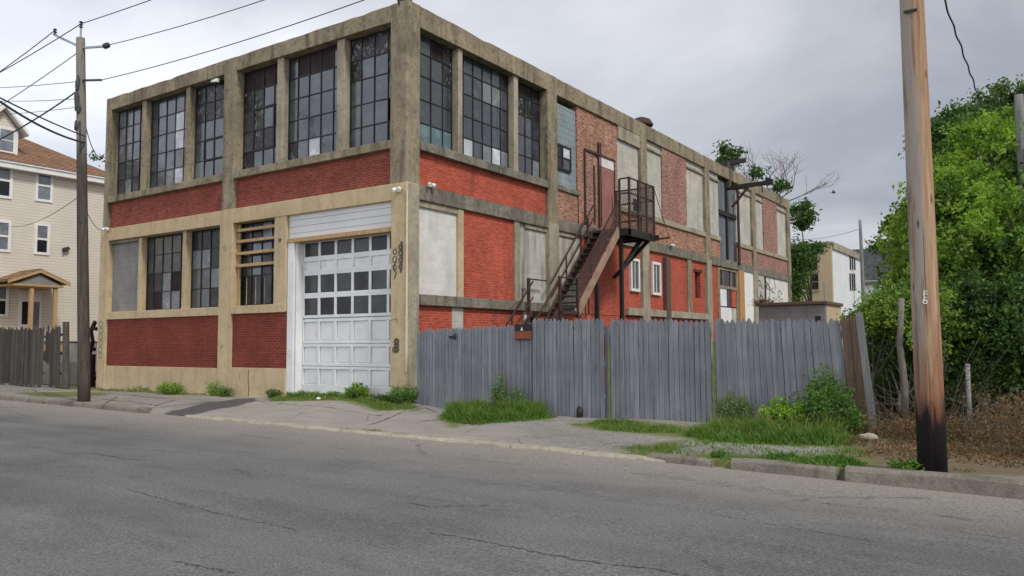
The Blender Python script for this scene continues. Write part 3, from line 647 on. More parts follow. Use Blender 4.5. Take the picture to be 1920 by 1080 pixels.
# loading shaft with slate boarded doors
LD = empty('loading_door'); LD.parent = FAC; LD['label'] = 'tall slate boarded hoist door between pale block panels'
sh = MB()
for i in range(7):
    a = 23.15+i*.36; sh.box(-.30-.004*(i % 2), -.22-.004*(i % 2), a, a+.345, 5.74, 9.8)
sh.build('board', M['shutter'], LD)
MB().box(-.22, -.10, 23.1, 25.7, 8.0, 8.22).box(-.22, -.12, 24.30, 24.42, 5.74, 9.8).build('frame', M['black'], LD)
# lower bays 3 to 5
sill('R', 12.55, 13.90, 2.66, 2.94, M['conc_light'], -.03); sill('R', 14.55, 21.0, 2.66, 2.94, M['conc_light'], -.03)
wall('R', 14.50, 19.75, -.1, 5.34, M['red']); wall('R', 20.42, 20.95, -.1, 5.34, M['red']); wall('R', 19.75, 20.42, -.1, 3.65, M['red']); wall('R', 19.75, 20.42, 4.85, 5.34, M['red']); part(boxR(18.74, 19.2, .05, .2, 2.94, 5.34), 'mullion', M['conc'], .008)
part(boxR(16.12, 16.55, -.06, .11, -.1, 5.2), 'post', M['brown_post'], .01)
def small_window(a0, a1, z0, z1):
    w = empty('window'); w.parent = FAC; w['label'] = 'narrow white framed sash window'
    f = MB(); e = .11
    f.box(-.12, -.02, a0, a0+e, z0, z1).box(-.12, -.02, a1-e, a1, z0, z1).box(-.12, -.022, a0+e, a1-e, z0, z0+e).box(-.12, -.022, a0+e, a1-e, z1-e, z1).box(-.1, -.05, (a0+a1)/2-.02, (a0+a1)/2+.02, z0+e, z1-e)
    f.build('frame', M['trim'], w, .006); MB().box(-.12, -.075, a0+e, a1-e, z0+e, z1-e).build('pane', M['pane'], w)
small_window(12.92, 13.72, 3.60, 4.90); small_window(14.92, 15.76, 3.55, 4.92)
hw = MB().box(-.34, -.30, 19.75, 20.42, 3.65, 4.85).box(-.29, -.26, 19.98, 20.04, 3.65, 4.85); part(hw, 'window', M['interior'], label='dark broken window hole in red brick')
part(MB().box(-.12, -.07, 19.6, 20.55, 4.85, 4.97), 'lintel', M['rust'])
wall('R', 21.62, 22.7, -.1, 5.34, M['red'])
W4 = empty('shopfront'); W4.parent = FAC; W4['label'] = 'patched doorway with dark glazed top and white boards'
MB().box(-.2, -.08, 22.7, 22.95, .1, 5.3).box(-.2, -.08, 25.4, 25.6, .1, 5.3).box(-.2, -.082, 22.95, 25.4, 4.28, 4.42).box(-.2, -.082, 22.95, 25.4, 5.2, 5.3).box(-.19, -.1, 23.4, 23.5, 4.42, 5.2).box(-.19, -.1, 24.6, 24.72, 4.42, 5.2).build('frame', M['conc'], W4)
MB().box(-.2, -.15, 22.95, 25.4, 4.42, 5.2).build('pane', M['pane_dark'], W4)
MB().box(-.2, -.12, 22.95, 23.95, 3.4, 4.28).box(-.2, -.11, 22.95, 24.6, .1, 3.34).build('board', M['white'], W4)
MB().box(-.2, -.15, 23.95, 24.7, 3.4, 4.28).build('gap', M['pane_dark'], W4); MB().box(-.2, -.12, 24.7, 25.4, 3.4, 4.28).build('infill', M['red'], W4)
MB().box(-.2, -.13, 24.6, 25.4, .1, 3.34).build('side_board', M['block_pale'], W4)
part(boxR(25.6, 26.4, -.01, .3, -.1, 5.34), 'post', M['wood_orange'], .01); wall('R', 26.4, 28.08, -.1, 5.34, M['trim'], 'panel', d=.06)
wall('R', 28.7, 35.0, -.1, 5.34, M['block_white'], 'block_panel', d=.1, label='white block wall with black spray paint'); part(boxR(30.1, 30.3, .02, .12, 2.5, 5.34), 'post', M['black'])
wall('R', 28.7, 30.1, 3.5, 5.34, M['block_grey'], 'block_panel', d=.06)

# spray paint: flat ribbons a few millimetres proud of the wall
def scrawl(side, pts, w, mat, off=.004, d=0.0):
    m = MB(); n = len(pts)
    for i in range(n-1):
        (a0, z0), (a1, z1) = pts[i], pts[i+1]; L = math.hypot(a1-a0, z1-z0) or 1; nx, nz = -(z1-z0)/L*w/2, (a1-a0)/L*w/2; e = off+.0002*i
        q = [(a0+nx, z0+nz), (a0-nx, z0-nz), (a1-nx, z1-nz), (a1+nx, z1+nz)]
        if side == 'L': m.add([(a, d-e, z) for a, z in q], [(0, 1, 2, 3)])
        else: m.add([(d+e, a, z) for a, z in q], [(0, 1, 2, 3)])
    part(m, 'spray_paint', mat)
def loop(a, z, r, k=1.6, n=9, s=0.0): return [(a+r*math.cos(s+6.0*i/n), z+r*k*math.sin(s+6.0*i/n)) for i in range(n+1)]
d0 = -.03
for z, r in ((4.05, .045), (3.9, .05), (3.72, .045), (3.55, .04)): scrawl('L', loop(-.19, z, r, 1.4, s=z), .05, M['ink'], d=d0)
scrawl('L', [(-.15, 4.2), (-.13, 3.9), (-.14, 3.62), (-.17, 3.4)], .07, M['ink'], .006, d0)
for z, r in ((3.95, .06), (3.75, .07), (3.55, .06)): scrawl('L', loop(-.38, z, r, 1.2, s=z*2), .028, M['ink'], d=d0)
scrawl('L', [(-.34, 3.72), (-.42, 3.5), (-.32, 3.4), (-.40, 3.25)], .03, M['ink'], .006, d0)
scrawl('L', [(-.34, 2.55), (-.33, 2.3), (-.30, 2.1)], .03, M['wood_tan'], d=d0); scrawl('L', [(-.5, 2.2), (-.36, 2.24), (-.24, 2.2)], .02, M['ink_grey'], d=d0)
for z in (1.66, 1.55, 1.46): scrawl('L', loop(-.30, z, .06, 1.0, s=z*7), .075, M['ink'], .004+(z-1.4)*.02, d0)
scrawl('L', loop(-.38, 1.45, .05, 1.2), .03, M['ink'], .012, d0)
for i, z in enumerate((2.35, 2.12, 1.9, 1.68, 1.45, 1.25)): scrawl('L', loop(-14.40+.03*(i % 2), z, .11, .9, s=i*1.3), .045, M['ink_grey'], d=-.02)
rr = random.Random(5)
for j in range(26):
    a, z = (rr.uniform(30.5, 34.6), rr.uniform(3.0, 4.9)) if j < 17 else (rr.uniform(28.95, 29.9), rr.uniform(3.6, 5.1)); pts = [(a, z)]; th = rr.uniform(0, 6)
    for k in range(rr.randint(4, 9)): th += rr.uniform(-1.3, 1.3); a += .17*math.cos(th); z += .15*math.sin(th); pts.append((min(max(a, 28.8), 34.9), z))
    scrawl('R', pts, rr.uniform(.03, .07), M['ink'], .004+.0006*j, -.055 if pts[0][0] < 30 else -.095)
scrawl('L', [(-6.2, .88), (-6.22, .6), (-6.17, .3), (-6.2, .08)], .03, M['ink'], d=.01); scrawl('L', [(-6.6, .8), (-6.61, .55)], .025, M['ink_grey'], d=.01)
scrawl('L', loop(-7.4, 4.55, .05, 1.5), .03, M['ink_grey'], d=-.02); scrawl('L', loop(-4.88, 4.6, .05, .7), .05, M['ink'], d=.0)

# security lights: base plate with two tilted lamp heads
def flood(name, loc, rz, label):
    e = tag(empty('security_light', loc, rz), label, 'light', 'twin head security lights on the factory')
    MB().box(-.045, .045, -.05, 0, -.05, .05).build('base', M['lampwhite'], e, .01)
    for s in (-1, 1):
        MB().tube([(s*.03, -.04, .02), (s*.075, -.09, .01), (s*.095, -.15, -.03)], [.02, .05, .058], 10).build('lamp_head', M['lampwhite'], e)
p = onY(749, 356, -.03); flood('a', (p[0], -.03, p[2]), 0, 'white twin security light above the black spray paint on the corner pier, street side')
p = onX(800, 346, .0); flood('b', (-.02, p[1]+.1, p[2]), math.pi/2, 'white twin security light at the corner just below the bright red brick band')
p = onY(203, 430, -.02); flood('c', (p[0], -.02, p[2]), 0, 'white twin security light at the far end pier beside the cream house')
p = onX(1257, 460, -.02); flood('d', (-.02, p[1], p[2]), math.pi/2, 'white twin security light on the stained beam past the fire escape')
p = onY(405, 153, .12); fl = tag(empty('flood_light', (p[0], .02, p[2]-.02)), 'long white flood light hung under the parapet at the third street window', 'light')
MB().box(-.03, .03, .02, .10, .06, .30).build('bracket', M['steel'], fl); MB().prism([(-.24, .06, .04), (.22, -.06, -.06), (.24, -.04, .05), (-.2, .08, .13)], (.0, .12, .0)).build('lamp_head', M['lampwhite'], fl, .01)

part(MB().blob((-.3, .2, 10.56), (.28, .12, .09), 8, 5, .3).tube([(-.3, .02, 10.4), (-.32, -.05, 10.6)], .03, 6), 'wire_anchor', M['black'])
# roof vent, hoist and clinging bits
p = onX(1202, 222, -.9); rv = tag(empty('roof_vent', (-.9, p[1], 10.45)), 'round dark metal vent cap showing over the parapet', 'vent')
MB().tube([(0, 0, 0), (0, 0, .6)], .28, 14).build('pipe', M['tin'], rv)
MB().tube([(0, 0, .45), (0, 0, .52), (0, 0, .72), (0, 0, .84)], [.50, .52, .40, .12], 16).build('cap', M['rust'], rv)
ho = tag(empty('hoist', (0, 24.6, 9.5)), 'black iron loading hoist with two beams jutting over the roof edge above the slate boards', 'hoist')
MB().bar((-.8, -.0, .0), (2.15, -.0, .06), .14, .22).build('beam', M['black'], ho, .01)
MB().bar((-.1, 0, 0), (-.1, 0, 1.35), .22, .22).build('post', M['brown_post'], ho, .02)
MB().bar((-1.3, -.4, 1.15), (.75, .25, 1.40), .18, .22).bar((-1.2, -.4, .95), (-.5, -.2, 1.25), .24, .24).build('top_beam', M['black'], ho, .02)
MB().bar((1.85, 0, -.05), (1.95, 0, .28), .2, .26).tube([(1.6, 0, -.05), (1.6, .02, -.3), (1.62, 0, -.42)], .03, 6).build('trolley', M['black'], ho)
MB().bar((.05, .1, -.05), (.85, .02, -.05), .1, .1).bar((.05, 0, -1.0), (.9, 0, -.05), .1, .1).build('brace', M['rust'], ho)
MB().tube([(.06, .9, .1), (.06, .9, -1.5), (.06, .92, -3.9)], .075, 8).build('downpipe', M['rust'], ho)
p = onX(1126, 265, .0)
part(MB().tube([(.03, 10.43, 5.8), (.03, 10.43, 8.9)], .025, 6), 'pipe', M['rust']); part(MB().tube([(.03, 9.40, 2.6), (.03, 9.40, 6.0)], .04, 6), 'pipe', M['rust'])

# ------------------------------------------------------------------ fire escape
FE = tag(empty('fire_escape', (0, 0, 0)), 'rusty steel fire escape stair with caged landing below the maroon door', 'fire escape')
PX0, PX1, PY0, PY1, PZ = .08, 1.66, 9.40, 11.45, 5.52
pl = MB().box(PX0, PX1, PY0, PY1, PZ-.05, PZ)
pl.build('platform', M['rust'], FE)
MB().box(PX1-.06, PX1, PY0, PY1, PZ-.28, PZ-.05).box(PX0, PX1, PY0, PY0+.06, PZ-.25, PZ-.052).box(PX0, PX1+.15, PY1-.06, PY1, PZ-.25, PZ-.052).box(PX0, PX1, 11.0, 11.06, PZ-.2, PZ-.053).build('platform_beam', M['black'], FE)
rl = MB(); t_ = .045
posts = [(PX1-.03, PY0+.03), (PX1-.03, PY0+.75), (PX1-.03, PY0+1.4), (PX1-.03, PY1-.03), (PX0+.05, PY1-.03), (1.26, PY0+.03)]
for i, (x, y) in enumerate(posts): MB().box(x-.035, x+.035, y-.035, y+.035, PZ, PZ+1.75 if i < 4 else PZ+1.7).build('railing_post', M['rust'], FE)
for z in (PZ+.55, PZ+1.2, PZ+1.72):
    rl.bar((PX1-.03, PY0, z), (PX1-.03, PY1, z), t_, t_).bar((PX0, PY1-.03, z), (PX1, PY1-.03, z), t_, t_)
rl.bar((1.26, PY0+.03, PZ+1.72), (PX1, PY0+.03, PZ+1.72), t_, t_).bar((1.26, PY0+.03, PZ+1.2), (PX1, PY0+.03, PZ+1.2), t_, t_)
rl.build('railing', M['rust'], FE)
def meshmat():
    t = NT('expanded_steel_mesh'); x, y, z = t.sep(); a = t.math('ADD', x, y); k = 15
    u = t.math('FRACT', t.math('MULTIPLY', t.math('ADD', a, t.math('MULTIPLY', z, .6)), k)); v = t.math('FRACT', t.math('MULTIPLY', t.math('SUBTRACT', a, t.math('MULTIPLY', z, .6)), k))
    bar = t.math('MAXIMUM', t.math('LESS_THAN', u, .24), t.math('LESS_THAN', v, .24))
    t.bsdf((.12, .075, .062), .8); tr = t.n('ShaderNodeBsdfTransparent'); mx = t.n('ShaderNodeMixShader'); t.put(mx.inputs[0], bar)
    t.t.links.new(tr.outputs[0], mx.inputs[1]); t.t.links.new(t.b.outputs[0], mx.inputs[2]); t.t.links.new(mx.outputs[0], t.out.inputs[0]); return t.mat
M['mesh'] = meshmat()
MB().box(PX1-.034, PX1-.028, PY0+1.0, PY1, PZ, PZ+1.72).box(PX0, PX1, PY1-.034, PY1-.028, PZ, PZ+1.72).build('mesh_panel', M['mesh'], FE)
MB().box(PX1-.04, PX1-.03, PY0+.35, PY0+.85, PZ+.62, PZ+1.05).build('notice', M['black'], FE)
# upper flight
SY0, SZ0, SY1, SZ1 = 6.45, 2.55, PY0, PZ
for x, mt in ((.30, 'rust'), (1.22, 'stringer')):
    MB().bar((x, SY0, SZ0-.05), (x, SY1+.05, SZ1-.05), .05, .30).build('stringer', M[mt], FE)
n = 14
for i in range(n):
    f = (i+.5)/n; MB().box(.32, 1.2, SY0+(SY1-SY0)*f-.13, SY0+(SY1-SY0)*f+.13, SZ0+(SZ1-SZ0)*f-.012, SZ0+(SZ1-SZ0)*f+.02).build('tread', M['rust'], FE)
for x in (.30, 1.22):
    q = MB()
    for h in (.5, .95): q.bar((x, SY0, SZ0+h), (x, SY1, SZ1+h), .04, .04)
    for f in (.33, .66): y = SY0+(SY1-SY0)*f; z = SZ0+(SZ1-SZ0)*f; q.bar((x, y, z), (x, y, z+.95), .04, .04)
    q.build('handrail', M['rust'], FE)
MB().add([(1.23, SY0, SZ0+.1), (1.23, SY1, SZ1+.1), (1.23, SY1, SZ1+.95), (1.23, SY0, SZ0+.95)], [(0, 1, 2, 3)]).build('mesh_panel', M['mesh'], FE)
# half landing and lower flight
MB().box(.1, 1.3, 5.35, 6.5, 2.48, 2.55).build('half_landing', M['rust'], FE)
for x, y in ((1.26, 5.4), (1.26, 6.45), (.14, 5.4)): MB().box(x-.04, x+.04, y-.04, y+.04, .0, 3.6).build('landing_post', M['rust'], FE)
MB().bar((1.26, 5.4, 3.58), (1.26, 6.45, 3.58), .04, .04).bar((.14, 5.4, 3.58), (.14, 6.45, 3.58), .04, .04).bar((1.26, 5.4, 3.05), (1.26, 6.45, 3.05), .03, .03).build('handrail', M['rust'], FE)
LY0 = 2.85
for x in (.30, 1.22):
    MB().bar((x, LY0, .1), (x, 5.4, 2.5), .05, .28).build('stringer', M['rust'], FE)
    q = MB().bar((x, LY0, 1.05), (x, 5.4, 3.5), .04, .04).bar((x, LY0, .6), (x, 5.4, 3.0), .03, .03)
    for f in (.1, .55): y = LY0+(5.4-LY0)*f; z = .1+2.4*f; q.bar((x, y, z), (x, y, z+.98), .04, .04)
    q.build('handrail', M['rust'], FE)
for i in range(11):
    f = (i+.5)/11; y = LY0+(5.4-LY0)*f; z = .1+2.4*f; MB().box(.32, 1.2, y-.12, y+.12, z-.012, z+.02).build('tread', M['rust'], FE)
for x, y, z1 in ((1.2, 9.62, PZ-.1), (1.0, 8.2, 3.9)): MB().box(x-.06, x+.06, y-.06, y+.06, 0, z1).build('support_post', M['black'], FE)
MB().bar((.05, 11.3, 4.0), (1.5, 11.3, PZ-.2), .09, .12).bar((1.2, 9.55, 4.05), (1.2, 11.2, PZ-.22), .1, .14).build('brace', M['black'], FE)
MB().box(1.5, 2.25, 11.38, 11.44, PZ-.22, PZ-.16).tube([(1.64, 11.42, PZ+1.7), (2.2, 11.42, PZ-.18)], .014, 5).build('outrigger', M['rust'], FE)
#PART3

# ------------------------------------------------------------------ fences
def picket_panel(label, group, p0, p1, z0a, z0b, z1a, z1b, mat, n, lean0=0.0, lean1=0.0, thick=.022, point=.07, jit=.015, name='picket_fence', gaps=(), rails=True, cat='fence', shade_sheet=False):
    """stockade panel from p0 to p1 (x, y); bottoms z0a..z0b, tops z1a..z1b"""
    e = tag(empty(name, (p0[0], p0[1], 0)), label, cat, group)
    dx, dy = p1[0]-p0[0], p1[1]-p0[1]; L = math.hypot(dx, dy); tx, ty = dx/L, dy/L; nx, ny = ty, -tx
    m = MB(); w = L/n
    for i in range(n):
        if i in gaps: continue
        f = (i+.5)/n; s = f*L; b = z0a+(z0b-z0a)*f + random.uniform(-jit, jit); t = z1a+(z1b-z1a)*f + random.uniform(-jit, jit)*1.6
        ln = lean0+(lean1-lean0)*f + random.gauss(0, .0022); dd = random.uniform(-.004, .004); hw = w/2-.0025-random.random()*.003
        out = [(-hw, b), (hw, b), (hw, t-point), (.012, t), (-.012, t), (-hw, t-point)]
        poly = [((s+u-ln*(z-b))*tx + nx*dd, (s+u-ln*(z-b))*ty + ny*dd, z) for u, z in out]
        m.prism(poly, (-nx*thick, -ny*thick, 0))
    m.build('boards', mat, e, .003)
    if shade_sheet: MB().prism([(-nx*.03, -ny*.03, z0a+.03), (dx-nx*.03, dy-ny*.03, z0b+.03), (dx-nx*.03-tx*lean1*2, dy-ny*.03, z1b-.14), (-nx*.03, -ny*.03, z1a-.14)], (-nx*.008, -ny*.008, 0)).build('shade_sheet', M['gap_shade'], e)
    if rails:
        for h in (.22, .55, .86):
            a = (-nx*.05, -ny*.05, z0a+(z1a-z0a)*h); b = (dx-nx*.05, dy-ny*.05, z0b+(z1b-z0b)*h)
            MB().bar(a, b, .045, .09).build('rail', mat, e)
    return e
M['gap_shade'] = plain('dark_gap_shade', (.05, .052, .058), .9, .3)  # dark sheet added behind the pickets to paint the shade of their gaps
FG = 'blue grey stockade fence panels'
f1 = picket_panel('widest blue grey picket panel, starting at the corner pier, with a black strap hinge', FG, (.55, -.22), (4.02, -.42), .02, .06, 1.93, 2.02, M['bluefence'], 34, jit=.02, shade_sheet=True)
f2 = picket_panel('tall narrow blue grey picket panel just right of the orange and black sign', FG, (4.035, -.42), (5.80, -.44), .03, .06, 2.13, 2.09, M['bluefence'], 17, shade_sheet=True)
f3 = picket_panel('blue grey picket panel standing between the two narrow gaps of the fence', FG, (5.93, -.42), (8.04, -.40), .05, .07, 2.08, 2.03, M['bluefence'], 20, shade_sheet=True)
f4 = picket_panel('leaning blue grey picket panel with weeds at its foot, next to the brown planks', FG, (8.15, -.40), (10.50, -.38), .08, .08, 2.03, 1.99, M['bluefence'], 22, .015, .065, shade_sheet=True)
for f, x in ((f3, -.05), (f4, -.052)): MB().tube([(x, .06, 0), (x, .06, 1.62)], .03, 8).build('gate_post', M['greenpost'], f)
for f, x in ((f1, 3.44), (f2, 1.8)): MB().box(x-.05, x+.05, .06, .16, 0, 1.95).build('post', M['bluefence'], f)
p = onY(852, 632, -.28)
MB().box(p[0]-.55-.12, p[0]-.55+.02, -.13, -.06, p[2]-.02, p[2]+.03).prism([(p[0]-.55, -.12, p[2]-.01), (p[0]-.46, -.12, p[2]-.07), (p[0]-.46, -.12, p[2]+.09), (p[0]-.55, -.12, p[2]+.02)], (0, -.02, 0)).build('strap_hinge', M['black'], f1)
# planks leaning at the end of the fence
def plank(label, xb, xt, y, w, z0, z1, mat, t=.03):
    o = MB().prism([(0, 0, z0), (w, 0, z0), (w+xt-xb, 0, z1), (xt-xb+.01, 0, z1-.01)], (0, t, 0)).build('leaning_plank', mat, None, .004)
    o.location = (xb, y, 0); return tag(o, label, 'plank', 'planks at the end of the fence')
plank('brown plank right beside the leaning blue grey picket panel', 10.50, 10.37, -.40, .145, .06, 2.0, M['brownboard'])
plank('brown plank in the middle of the three at the fence end', 10.63, 10.50, -.365, .145, .05, 2.05, M['brownboard'])
plank('pale grey plank, outermost of the three at the fence end', 10.80, 10.625, -.46, .125, .06, 2.10, M['greyboard'])
MB_ = MB
# sign on the fence
sg = tag(empty('warning_sign', (onY(981, 621, -.45)[0], -.45, onY(981, 621, -.45)[2]-.02)), 'small sign with black top and orange red lower half on the blue fence', 'sign')
M['sign_black'] = plain('sign_black', (.012, .012, .012), .5, .2); M['sign_red'] = plain('sign_red', (.20, .05, .022), .5, .35, 6)
MB().box(-.22, .22, -.012, 0, -.17, .02).build('lower_half', M['sign_red'], sg); MB().box(-.22, .22, -.013, 0, .02, .17).build('upper_half', M['sign_black'], sg)
MB().prism([(-.06, -.014, .035), (.0, -.014, .035), (-.025, -.014, .12)], (0, -.002, 0)).build('mark', M['trim'], sg)
MB().box(-.2, .2, -.0145, -.012, -.17, -.145).build('border', M['black'], sg)
for px, py, lab in ((1144, 772, 'small black lump at the foot of the first gap in the blue fence'), (1033, 774, 'small dark clod at the foot of the narrow fence panel')):
    q = onG(px, py); o = MB().blob((0, 0, .1), (.07, .06, .13), 8, 6, .2).build('black_lump', M['black'], None, smooth=False); o.location = (q[0], -.5, .05); tag(o, lab, 'debris')

# weathered fence on the left
FL = 'weathered picket fence sections'
fl1 = picket_panel('long weathered grey picket fence running off the left edge in front of the cream house', FL, (-24, -.6), (-17.25, -.6), .12, .12, 2.42, 2.22, M['oldfence'], 62, jit=.05, point=.05)
fl2 = picket_panel('short broken stub of weathered grey pickets beside the gap before the utility pole', FL, (-16.75, -.6), (-16.0, -.6), .12, .12, 2.25, 2.30, M['oldfence'], 7, .0, .03, jit=.05, point=.05)
fl3 = picket_panel('few grey pickets hanging high above a hole in the weathered fence', FL, (-17.22, -.55), (-16.78, -.55), 1.0, .9, 2.2, 2.2, M['oldfence'], 4, jit=.1, point=.05, rails=False)
o = MB().tube([(0, 0, 0), (-.1, 0, 1.2), (-.18, 0, 2.36)], [.12, .11, .11], 9).build('fence_post', M['oldfence']); o.location = (-15.45, -.62, .08); tag(o, 'round grey fence post leaning at the end of the weathered pickets', 'post')

# ------------------------------------------------------------------ cream house on the left
HX = -28.0
hp = lambda x, y: onX(x, y, HX)
HH = tag(empty('cream_house', (HX, 0, 0)), 'cream sided three storey house with orange brown hip roof and small gabled porch', 'house')
def hpart(mb, name, mat, parent=HH, bevel=0.0, label=None): return mb.build(name, mat, parent, bevel, label=label)
ye = hp(189, 320)[1]+.7; ze = hp(95, 318)[2]; zb = hp(150, 640)[2]; y0h = -13.0; D = 14.0
print('house', ye, ze, zb)
hpart(MB().box(-D, 0, y0h, ye, zb, ze-.3), 'wall', M['siding']); hpart(MB().box(-D+.1, -.08, y0h+.1, ye-.1, -.1, zb), 'foundation', M['block_slate'])
ov = .45
hpart(MB().box(-D-ov, ov, y0h-ov, ye+ov, ze-.35, ze-.02), 'eave', M['trim'], bevel=.01)
hpart(MB().box(-D-ov-.06, ov+.06, y0h-ov-.06, ye+ov+.06, ze-.1, ze), 'gutter', M['trim'])
rh = 4.3; cy_ = (y0h+ye)/2; hy = 3.2
rf = hpart(MB().add([(-D-ov-.1, y0h-ov-.1, ze), (ov+.1, y0h-ov-.1, ze), (ov+.1, ye+ov+.1, ze), (-D-ov-.1, ye+ov+.1, ze), (-D/2, cy_-hy, ze+rh), (-D/2, cy_+hy, ze+rh)], [(0, 1, 4), (1, 2, 5, 4), (2, 3, 5), (3, 0, 4, 5), (3, 2, 1, 0)]), 'roof', M['shingle'])
def hwin(px0, py0, px1, py1, fr='trim', dark_lower=False):
    a = hp(px0, py0); b = hp(px1, py1); y0, y1, z1, z0 = a[1], b[1], (a[2]+hp(px1, py0)[2])/2, (b[2]+hp(px0, py1)[2])/2
    w = empty('window'); w.parent = HH; e = .13; zm = (z0+z1)/2
    MB().box(-.05, .06, y0, y0+e, z0, z1).box(-.05, .06, y1-e, y1, z0, z1).box(-.05, .057, y0+e, y1-e, z0, z0+e).box(-.05, .057, y0+e, y1-e, z1-e, z1).box(-.05, .05, y0+e, y1-e, zm-.05, zm+.05).build('frame', M['trim'], w, .006)
    MB().box(-.05, .02, y0+e, y1-e, zm+.05, z1-e).build('pane', M['house_pane'], w)
    MB().box(-.05, .01, y0+e, y1-e, z0+e, zm-.05).build('pane', M['pane_dark'] if dark_lower else M['house_pane'], w); return w
hwin(67, 318, 98, 379); hwin(65, 419, 92, 478, dark_lower=True); hwin(-24, 303, 22, 371, dark_lower=True); hwin(-22, 412, 19, 472); hwin(-26, 530, 15, 594, dark_lower=True)
# dormer
dm = empty('dormer'); dm.parent = HH
ya, yb = hp(-22, 250)[1], hp(40, 270)[1]; zc = hp(10, 285)[2]; zt = hp(20, 240)[2]; ym = (ya+yb)/2
hpart(MB().box(-4, -.35, ya, yb, ze+.2, zt), 'wall', M['trim'], dm)
hpart(MB().prism([(-.36, ya, zt), (-.36, yb, zt), (-.36, ym, zt+.9)], (-4, 0, 0)), 'gable', M['siding'], dm)
for s in (-1, 1):
    yy = ya if s < 0 else yb
    hpart(MB().prism([(.0, yy+s*.35, zt-.22), (.0, ym, zt+.98), (.0, ym, zt+1.16), (.0, yy+s*.35, zt-.02)], (-4, 0, 0)), 'dormer_roof', M['trim'], dm)
z0, z1 = zc+.15, zt-.05; ya2, yb2 = ym-.1, yb-.25
MB().box(-.4, -.28, ya2-.1, yb2+.1, z0-.1, z1+.1).build('window', M['trim'], dm); [MB().box(-.4, -.26, ya2, yb2, a, b).build('pane', M['house_pane'], dm) for a, b in ((z0, (z0+z1)/2-.03), ((z0+z1)/2+.03, z1))]
# porch and door
pc = empty('porch'); pc.parent = HH
pd = 1.9; pp = lambda x, y: onX(x, y, HX+pd); y1, y2 = pp(20, 530)[1], pp(127, 528)[1]; yp = (y1+y2)/2; zr = pp(90, 531)[2]
for s in (-1, 1):
    yy = y1 if s < 0 else y2
    hpart(MB().prism([(.0, yy+s*.1, zr-.02), (.0, yp, zr+.56), (.0, yp, zr+.68), (.0, yy+s*.1, zr+.10)], (pd, 0, 0)), 'porch_roof', M['shingle'], pc)
    hpart(MB().prism([(pd, yy+s*.12, zr-.10), (pd, yp, zr+.48), (pd, yp, zr+.61), (pd, yy+s*.12, zr+.05)], (.05, 0, 0)), 'fascia', M['wood_tan'], pc)
hpart(MB().prism([(pd-.1, y1+.2, zr-.1), (pd-.1, y2-.2, zr-.1), (pd-.1, yp, zr+.44)], (-.06, 0, 0)), 'gable', M['block_slate'], pc)
hpart(MB().box(.05, pd-.05, y1+.15, y2-.15, zr-.18, zr-.08), 'beam', M['wood_tan'], pc)
zd = hp(60, 612)[2]-.9
for yy in (onX(58, 570, HX+pd-.22)[1], onX(103, 570, HX+pd-.22)[1]): hpart(MB().box(pd-.3, pd-.14, yy-.08, yy+.08, 0, zr-.12), 'post', M['wood_tan'], pc)
hpart(MB().box(.02, pd, y1+.1, y2-.1, zd-.3, zd), 'deck', M['wood_tan'], pc)
ya, yb = hp(36, 560)[1], hp(78, 560)[1]
dr = hpart(MB().box(-.05, .05, ya, yb, zd, zr-.25), 'door', M['trim']); yw = (yb-ya)
MB().box(0, .06, ya+yw*.12, ya+yw*.38, zd+1.0, zd+2.1).build('pane', M['pane_dark'], dr); MB().box(0, .055, ya+yw*.56, ya+yw*.9, zd+.3, zd+2.1).build('storm_pane', M['house_pane'], dr)
q = hp(121, 468); hpart(MB().prism([(0, q[1]-.14, q[2]), (0, q[1]+.14, q[2]+.1), (.2, q[1]+.14, q[2]-.02), (.2, q[1]-.14, q[2]-.16)], (0, .05, .08)), 'vent_hood', M['black'])
# yard clutter between house and factory
o = MB()
for i in range(9): o.blob((random.uniform(-.9, .9), random.uniform(-.4, .4), random.uniform(.1, .5)), (.4, .35, .3), 8, 6, .25)
o = o.build('rubbish_heap', M['black']); q = onY(140, 686, 2.5); o.location = (q[0], 2.5, .05); tag(o, 'dark heap of bagged rubbish in the yard behind the broken fence', 'rubbish')
o = MB().box(-1.6, 1.6, -.1, .1, 0, .95).build('low_wall', M['block_pale']); q = onY(110, 690, 1.5); o.location = (q[0], 1.6, 0); tag(o, 'pale low block wall seen through the hole in the weathered fence', 'wall')
o = MB()
for k, (a, b) in enumerate((((0, 0), (.25, .5)), ((.25, .5), (.05, .9)), ((.05, .9), (.3, 1.3)), ((.0, .3), (.3, .2)), ((.1, 1.1), (.35, 1.0)))): o.bar((a[0], 0, a[1]), (b[0], .02*k, b[1]), .1, .13)
o.box(-.1, .4, -.05, .05, -1.6, .02)
o = o.build('scrap_rack', M['black']); q = onY(171, 665, 1.5); o.location = (q[0]-.15, 1.5, q[2]); tag(o, 'black twisted scrap metal standing in the gap between pole and factory', 'scrap')

